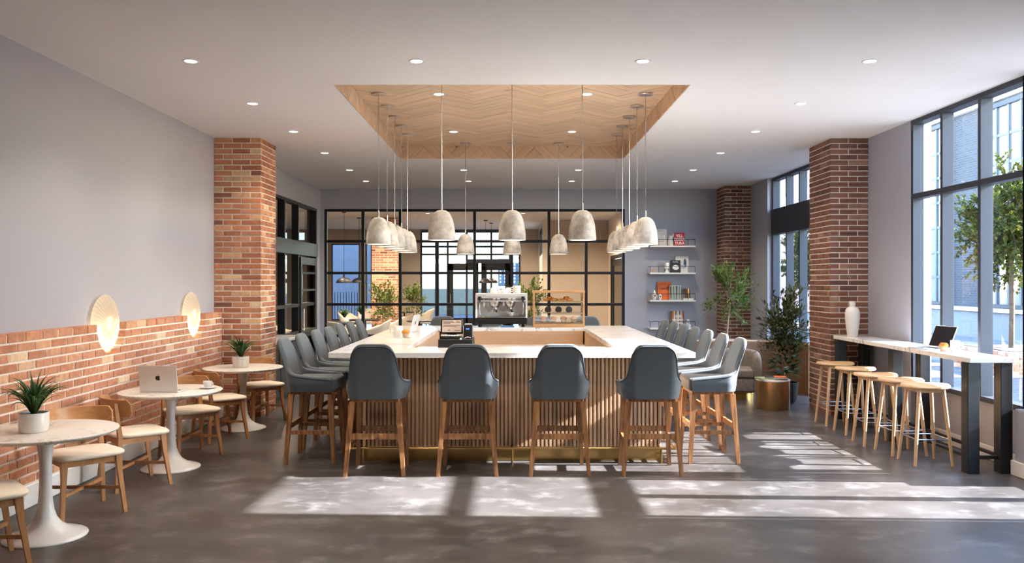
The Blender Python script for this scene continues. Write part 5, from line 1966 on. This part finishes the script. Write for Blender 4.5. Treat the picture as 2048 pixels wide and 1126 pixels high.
for k, (x, y, rz, lb) in enumerate(((-4.80, 24.6, R(-120), 'ivory armchair far off by the pale window in the far room'), (-4.72, 27.0, R(-160), 'ivory armchair farthest left in front of the slit window'),
                        (-3.22, 19.4, R(95), 'ivory armchair in front of the far brick pier, nearer one'), (-3.10, 21.0, R(95), 'ivory armchair in front of the far brick pier, farther one'),
                        (-3.12, 25.0, R(80), 'ivory armchair right of the far brick pier, nearer one'), (-2.92, 27.0, R(80), 'ivory armchair right of the far brick pier, farther one'),
                        (-5.25, 18.6, R(-90), 'ivory armchair seen through the glazed doors on the left, right one'), (-5.6, 17.6, R(60), 'ivory armchair seen through the glazed doors on the left, left one'))):
    dup(a0, (x, y, 0), rz, lb)
def dark_table(label, x, y, r):
    t = thing('dark_table', label, 'table', (x, y, 0), 0, 'dark tables in the far room')
    O('tabletop', MB().lathe([(0, .71), (r - .01, .71), (r, .72), (r, .738), (r - .005, .742), (0, .742)], 36), 'black', t, smooth=40)
    O('pedestal', MB().lathe([(0, 0), (.22, 0), (.22, .015), (.04, .03), (.03, .1), (.03, .70), (0, .71)], 20), 'black', t, smooth=40)
dark_table('dark round table with a spiky plant beyond the partition, nearest one', -4.12, 20.2, .40)
dark_table('dark round table beyond the partition, behind the nearest one', -3.92, 22.0, .42)
dark_table('dark round table right of the far brick pier', -2.40, 21.3, .32)
dark_table('dark round table farthest off behind the brick pier', -3.60, 27.6, .35)
dup(bp0, (-4.10, 20.2, .742), .8, 'spiky plant in a white pot on the nearest dark table of the far room', 'spiky plants in the far room')
dup(bp0, (-4.02, 22.0, .742), 2.2, 'spiky plant in a white pot on the second dark table of the far room', 'spiky plants in the far room')
def far_tree(label, x, y, zc, rx, rz_, seed, nb):
    t = thing('potted_tree', label, 'plant', (x, y, 0), 0, 'bushy trees in the far room')
    O('pot', MB().lathe([(0, 0), (.14, 0), (.17, .25), (.155, .25), (.15, .2), (0, .2)], 24), 'ceramic', t, smooth=40)
    tree_parts(t, seed, [(0, 0, .2), (.01, 0, .5), (0, 0, zc - rz_ * .4), (.02, 0, zc)], [.02, .018, .015, .01], (0, 0, zc), (rx, rx, rz_), nb, 7, 7, .095, .024, 'leaf', sparse=.3)
far_tree('bushy tree standing in front of the far brick pier', -3.60, 23.0, 1.17, .43, .52, 21, 26)
far_tree('small bushy tree right of the far brick pier', -2.85, 24.0, 1.15, .27, .42, 22, 16)
far_tree('bushy tree behind the espresso machine and the pastry case', .46, 20.0, 1.20, .32, .52, 23, 18)
def dome(label, x, y, z, r):
    t = thing('dome_pendant', label, 'pendant lamp', (x, y, z), 0, 'black dome pendants in the far room')
    pr = [(r * math.cos(a), r * .72 * math.sin(a)) for a in [PI / 2 * k / 10 for k in range(10)]]
    O('shade', MB().lathe(pr + [(.025, r * .73), (.022, r * .73 + .09), (.006, r * .73 + .1), (.006, r * .68), (.02, r * .66)] + [(r * .96 * math.cos(a), r * .68 * math.sin(a)) for a in [PI / 2 * k / 10 for k in range(9, -1, -1)]], 32, closed=True), 'black', t, smooth=50)
    O('cord', MB().bar((0, 0, r * .73 + .09), (0, 0, CEIL - z - .01), .012, n=6), 'black', t)
    O('canopy', MB().lathe([(0, CEIL - z - .025), (.06, CEIL - z - .025), (.06, CEIL - z - .001), (0, CEIL - z - .001)], 20), 'black', t)
dome('black dome pendant at the left of the far room, nearer one', -4.48, 22.0, 1.71, .21)
dome('black dome pendant at the left of the far room, farther one', -4.45, 24.0, 1.71, .21)
dome('black dome pendant above the espresso machine, nearer one', -.80, 25.0, 1.70, .21)
dome('black dome pendant above the espresso machine, farther one', -.66, 26.2, 1.70, .21)

# ------------------------------------------------------------------ outside
M['render'] = plain('pale_blue_render', (0.20, 0.215, 0.25), 0.8, noise=0.03, nscale=2)
M['paver'] = mottled('blue_grey_paver', (0.10, 0.108, 0.118), (0.15, 0.158, 0.168), 4, 0.7)
M['ground'] = mottled('pale_paving_ground', (0.16, 0.16, 0.16), (0.22, 0.22, 0.22), 2, 0.85)
M['pink'] = plain('pink_render', (0.36, 0.21, 0.19), 0.85, noise=0.03)
M['yellow'] = plain('yellow_render', (0.42, 0.35, 0.22), 0.85, noise=0.03)
M['navy'] = plain('dark_blue_cladding', (0.10, 0.13, 0.18), 0.6, noise=0.05)
M['muntin'] = plain('slate_muntin', (0.10, 0.115, 0.14), 0.6, noise=0.0)
M['extpane'] = plain('sky_reflecting_pane', (0.62, 0.66, 0.72), 0.06, 0.9, noise=0.0)
def ext_brick():
    m, nt, b = new_mat('slate_brickwork')
    L = nt.links.new
    ge = nn(nt, 'ShaderNodeNewGeometry')
    sp = nn(nt, 'ShaderNodeSeparateXYZ')
    L(ge.outputs['Position'], sp.inputs[0])
    cb = nn(nt, 'ShaderNodeCombineXYZ')
    L(sp.outputs['Y'], cb.inputs[0])
    L(sp.outputs['Z'], cb.inputs[1])
    bt = nn(nt, 'ShaderNodeTexBrick')
    bt.inputs['Color1'].default_value = (0.038, 0.042, 0.055, 1)
    bt.inputs['Color2'].default_value = (0.055, 0.06, 0.074, 1)
    bt.inputs['Mortar'].default_value = (0.085, 0.09, 0.10, 1)
    bt.inputs['Scale'].default_value = 1.0
    bt.inputs['Mortar Size'].default_value = 0.010
    bt.inputs['Brick Width'].default_value = 0.235
    bt.inputs['Row Height'].default_value = 0.078
    L(cb.outputs[0], bt.inputs['Vector'])
    L(bt.outputs['Color'], b.inputs['Base Color'])
    b.inputs['Roughness'].default_value = 0.85
    return m
M['extbrick'] = ext_brick()
O('ground', MB().box(4.88, 80, -40, 120, -.35, -.05).box(-60, 4.88, 29.72, 120, -.35, -.05).box(-60, -10.4, -40, 29.72, -.35, -.05), 'ground', kind='structure')
pv = MB()
r5 = random.Random(9)
for i in range(38):
    for j in range(88):
        x, y = 5.2 + i * .21, 9.5 + j * .105 * 1.0 * 1.02
        x += .1 if j % 2 else 0
        h = r5.uniform(-.003, .003)
        if x > 9.1 and 15.5 < y < 17.6:
            continue
        pv.add([(x, y, -.045 + h), (x + .202, y, -.045 + h), (x + .202, y + .10, -.045 + h), (x, y + .10, -.045 + h), (x, y, -.06), (x + .202, y, -.06), (x + .202, y + .10, -.06), (x, y + .10, -.06)],
               [(0, 1, 2, 3), (0, 4, 5, 1), (0, 3, 7, 4)])
O('plaza_pavers', pv, 'paver', kind='stuff', label='blue grey clay pavers of the plaza outside the tall window', recalc=False)
# slate brick building across the plaza
FX = 14.9
b = thing('brick_building', 'slate brick building with tall gridded windows across the plaza', 'building', (FX, 26, 0))
O('wall', MB().box(.12, 6, -8, 5.6, .9, 8.4), 'extbrick', b)
O('base_wall', MB().box(0, 6, -8, 5.6, -.05, .82), 'render', b)
O('ledge', MB().box(-.14, .4, -8, 5.6, .80, .92, .01), 'white_trim', b)
O('cornice', MB().box(-.05, .3, -8, 5.6, 7.3, 7.62, .01), 'white_trim', b)
def ext_window(y0, y1, z0, z1, ny, nz, blind=None):
    f = O('window', MB().box(-.02, .14, y0, y0 + .28, z0, z1, .01).box(-.02, .14, y1 - .28, y1, z0, z1, .01).box(-.02, .14, y0, y1, z1 - .16, z1, .01).box(-.02, .14, y0, y1, z0, z0 + .12, .01), 'frame', b)
    ys = [y0 + .28 + (y1 - y0 - .56) * k / ny for k in range(ny + 1)]
    zs = [z0 + .12 + (z1 - z0 - .28) * k / nz for k in range(nz + 1)]
    g = MB()
    for y in ys[1:-1]:
        g.box(.01, .10, y - .045, y + .045, z0 + .1, z1 - .1)
    for z in zs[1:-1]:
        g.box(.025, .09, y0 + .2, y1 - .2, z - .045, z + .045)
    O('grid', g, 'muntin', f)
    for a, c in zip(ys, ys[1:]):
        for d, e in zip(zs, zs[1:]):
            O('pane', MB().box(.06, .07, a, c, d, e), 'extpane' if not (blind and d < blind) else 'render', f)
ext_window(2.1, 4.6, .93, 7.25, 3, 7, 3.2)
ext_window(-2.7, .32, .93, 7.25, 4, 7)
ext_window(-6.2, -3.0, .93, 7.25, 4, 7)
b = thing('pink_building', 'pink rendered building with white windows farther along the street', 'building', (17.0, 50, 0))
O('wall', MB().box(0, 8, -14, 18, 0, 16), 'pink', b)
for y in (-11, -8.2, -5.4, -2.6, .2, 3, 6, 9):
    for z in (1.2, 4.8, 8.4):
        f = O('window', MB().box(-.12, .0, y, y + .9, z, z + 2.2, .01), 'white_trim', b)
        O('pane', MB().box(-.14, -.121, y + .12, y + .78, z + .12, z + 1.05).box(-.14, -.121, y + .12, y + .78, z + 1.15, z + 2.08), 'extpane', f)
O('unseen_sun_block', MB().box(14.9, 20, 10.7, 15.0, -.05, 9.3), 'extbrick', kind='structure', label='unseen block added to keep sun off the lounge corner')  # added out of view to stop direct sun reaching the lounge corner
# tree and brick planter
t = thing('brick_planter', 'low red brick planter under the street tree outside the window', 'planter', (0, 0, 0))
O('core', MB().box(9.42, 12.0, 15.67, 17.5, -.05, .40), 'mortar', t)
for i in range(6):
    z0 = -.03 + i * .0735
    for fc, W in (('F', 2.6), ('L', 1.85)):
        fr_ = brick_frame((9.40, 15.68, 0), (1, 0, 0), (0, -1, 0)) if fc == 'F' else brick_frame((9.43, 17.5, 0), (0, -1, 0), (-1, 0, 0))
        u = -.11 if i % 2 else 0
        while u < W - .05:
            a, c = max(u, 0), min(u + .224, W)
            if c - a > .03:
                brick_place(t, fr_, a, c, z0, z0 + .063, .03, 'brick')
            u += .235
O('soil', MB().box(9.5, 11.95, 15.75, 17.4, .40, .42), 'soil', t)
t = thing('street_tree', 'young street tree with sunlit leaves right outside the tall window', 'tree', (10.05, 16.6, .425))
tree_parts(t, 31, [(0, 0, 0), (.01, 0, .8), (0, 0, 1.4), (.02, 0, 2.2), (0, 0, 3.0)], [.055, .05, .045, .03, .018], (.05, 0, 2.35), (1.15, 1.1, 1.50), 95, 16, 14, .088, .030, 'leaf_o', 'bark_d', .012, sparse=.2)
t = thing('street_tree', 'street tree seen through the glazed bay behind the right brick pier', 'tree', (8.5, 24.2, -.05))
tree_parts(t, 33, [(0, 0, 0), (.01, 0, .8), (0, 0, 1.4), (.02, 0, 2.0), (0, 0, 2.6)], [.05, .045, .04, .03, .018], (.0, 0, 2.30), (.75, .75, 1.15), 52, 12, 11, .10, .034, 'leaf_o', 'bark_d', .012, sparse=.2)
# beyond the far room
O('garden_wall', MB().box(-12, -4.3, 34, 34.3, -.05, 5.0), 'render', kind='structure')
t = thing('metal_railing', 'dark upright bars outside the pale window of the far room', 'railing', (-6.2, 30.8, 0))
for k in range(9):
    O('bar', MB().box(-.42 + k * .105, -.40 + k * .105, -.012, .012, -.05, 1.36), 'black', t)
O('rail', MB().box(-.45, .46, -.015, .015, .25, .28), 'black', t)
O('low_yellow_wall', MB().box(-9, 3, 45, 45.3, -.05, 1.36).box(-9, 3, 44.98, 45.0, .55, .62), 'yellow', kind='structure')
b = thing('dark_blue_tower', 'dark blue apartment block on the skyline behind the espresso machine', 'building', (1.5, 300, 0))
O('wall', MB().box(-6.5, 6, 0, 8, 0, 8.7), 'navy', b)
O('crown', MB().box(-6.5, 6, -.1, 8, 8.7, 10.6), 'white_trim', b)
for i in range(7):
    for j in range(6):
        O('window', MB().box(-6.0 + i * 1.7, -5.4 + i * 1.7, -.1, -.01, 1.2 + j * 1.25, 2.0 + j * 1.25), 'white_trim', b)
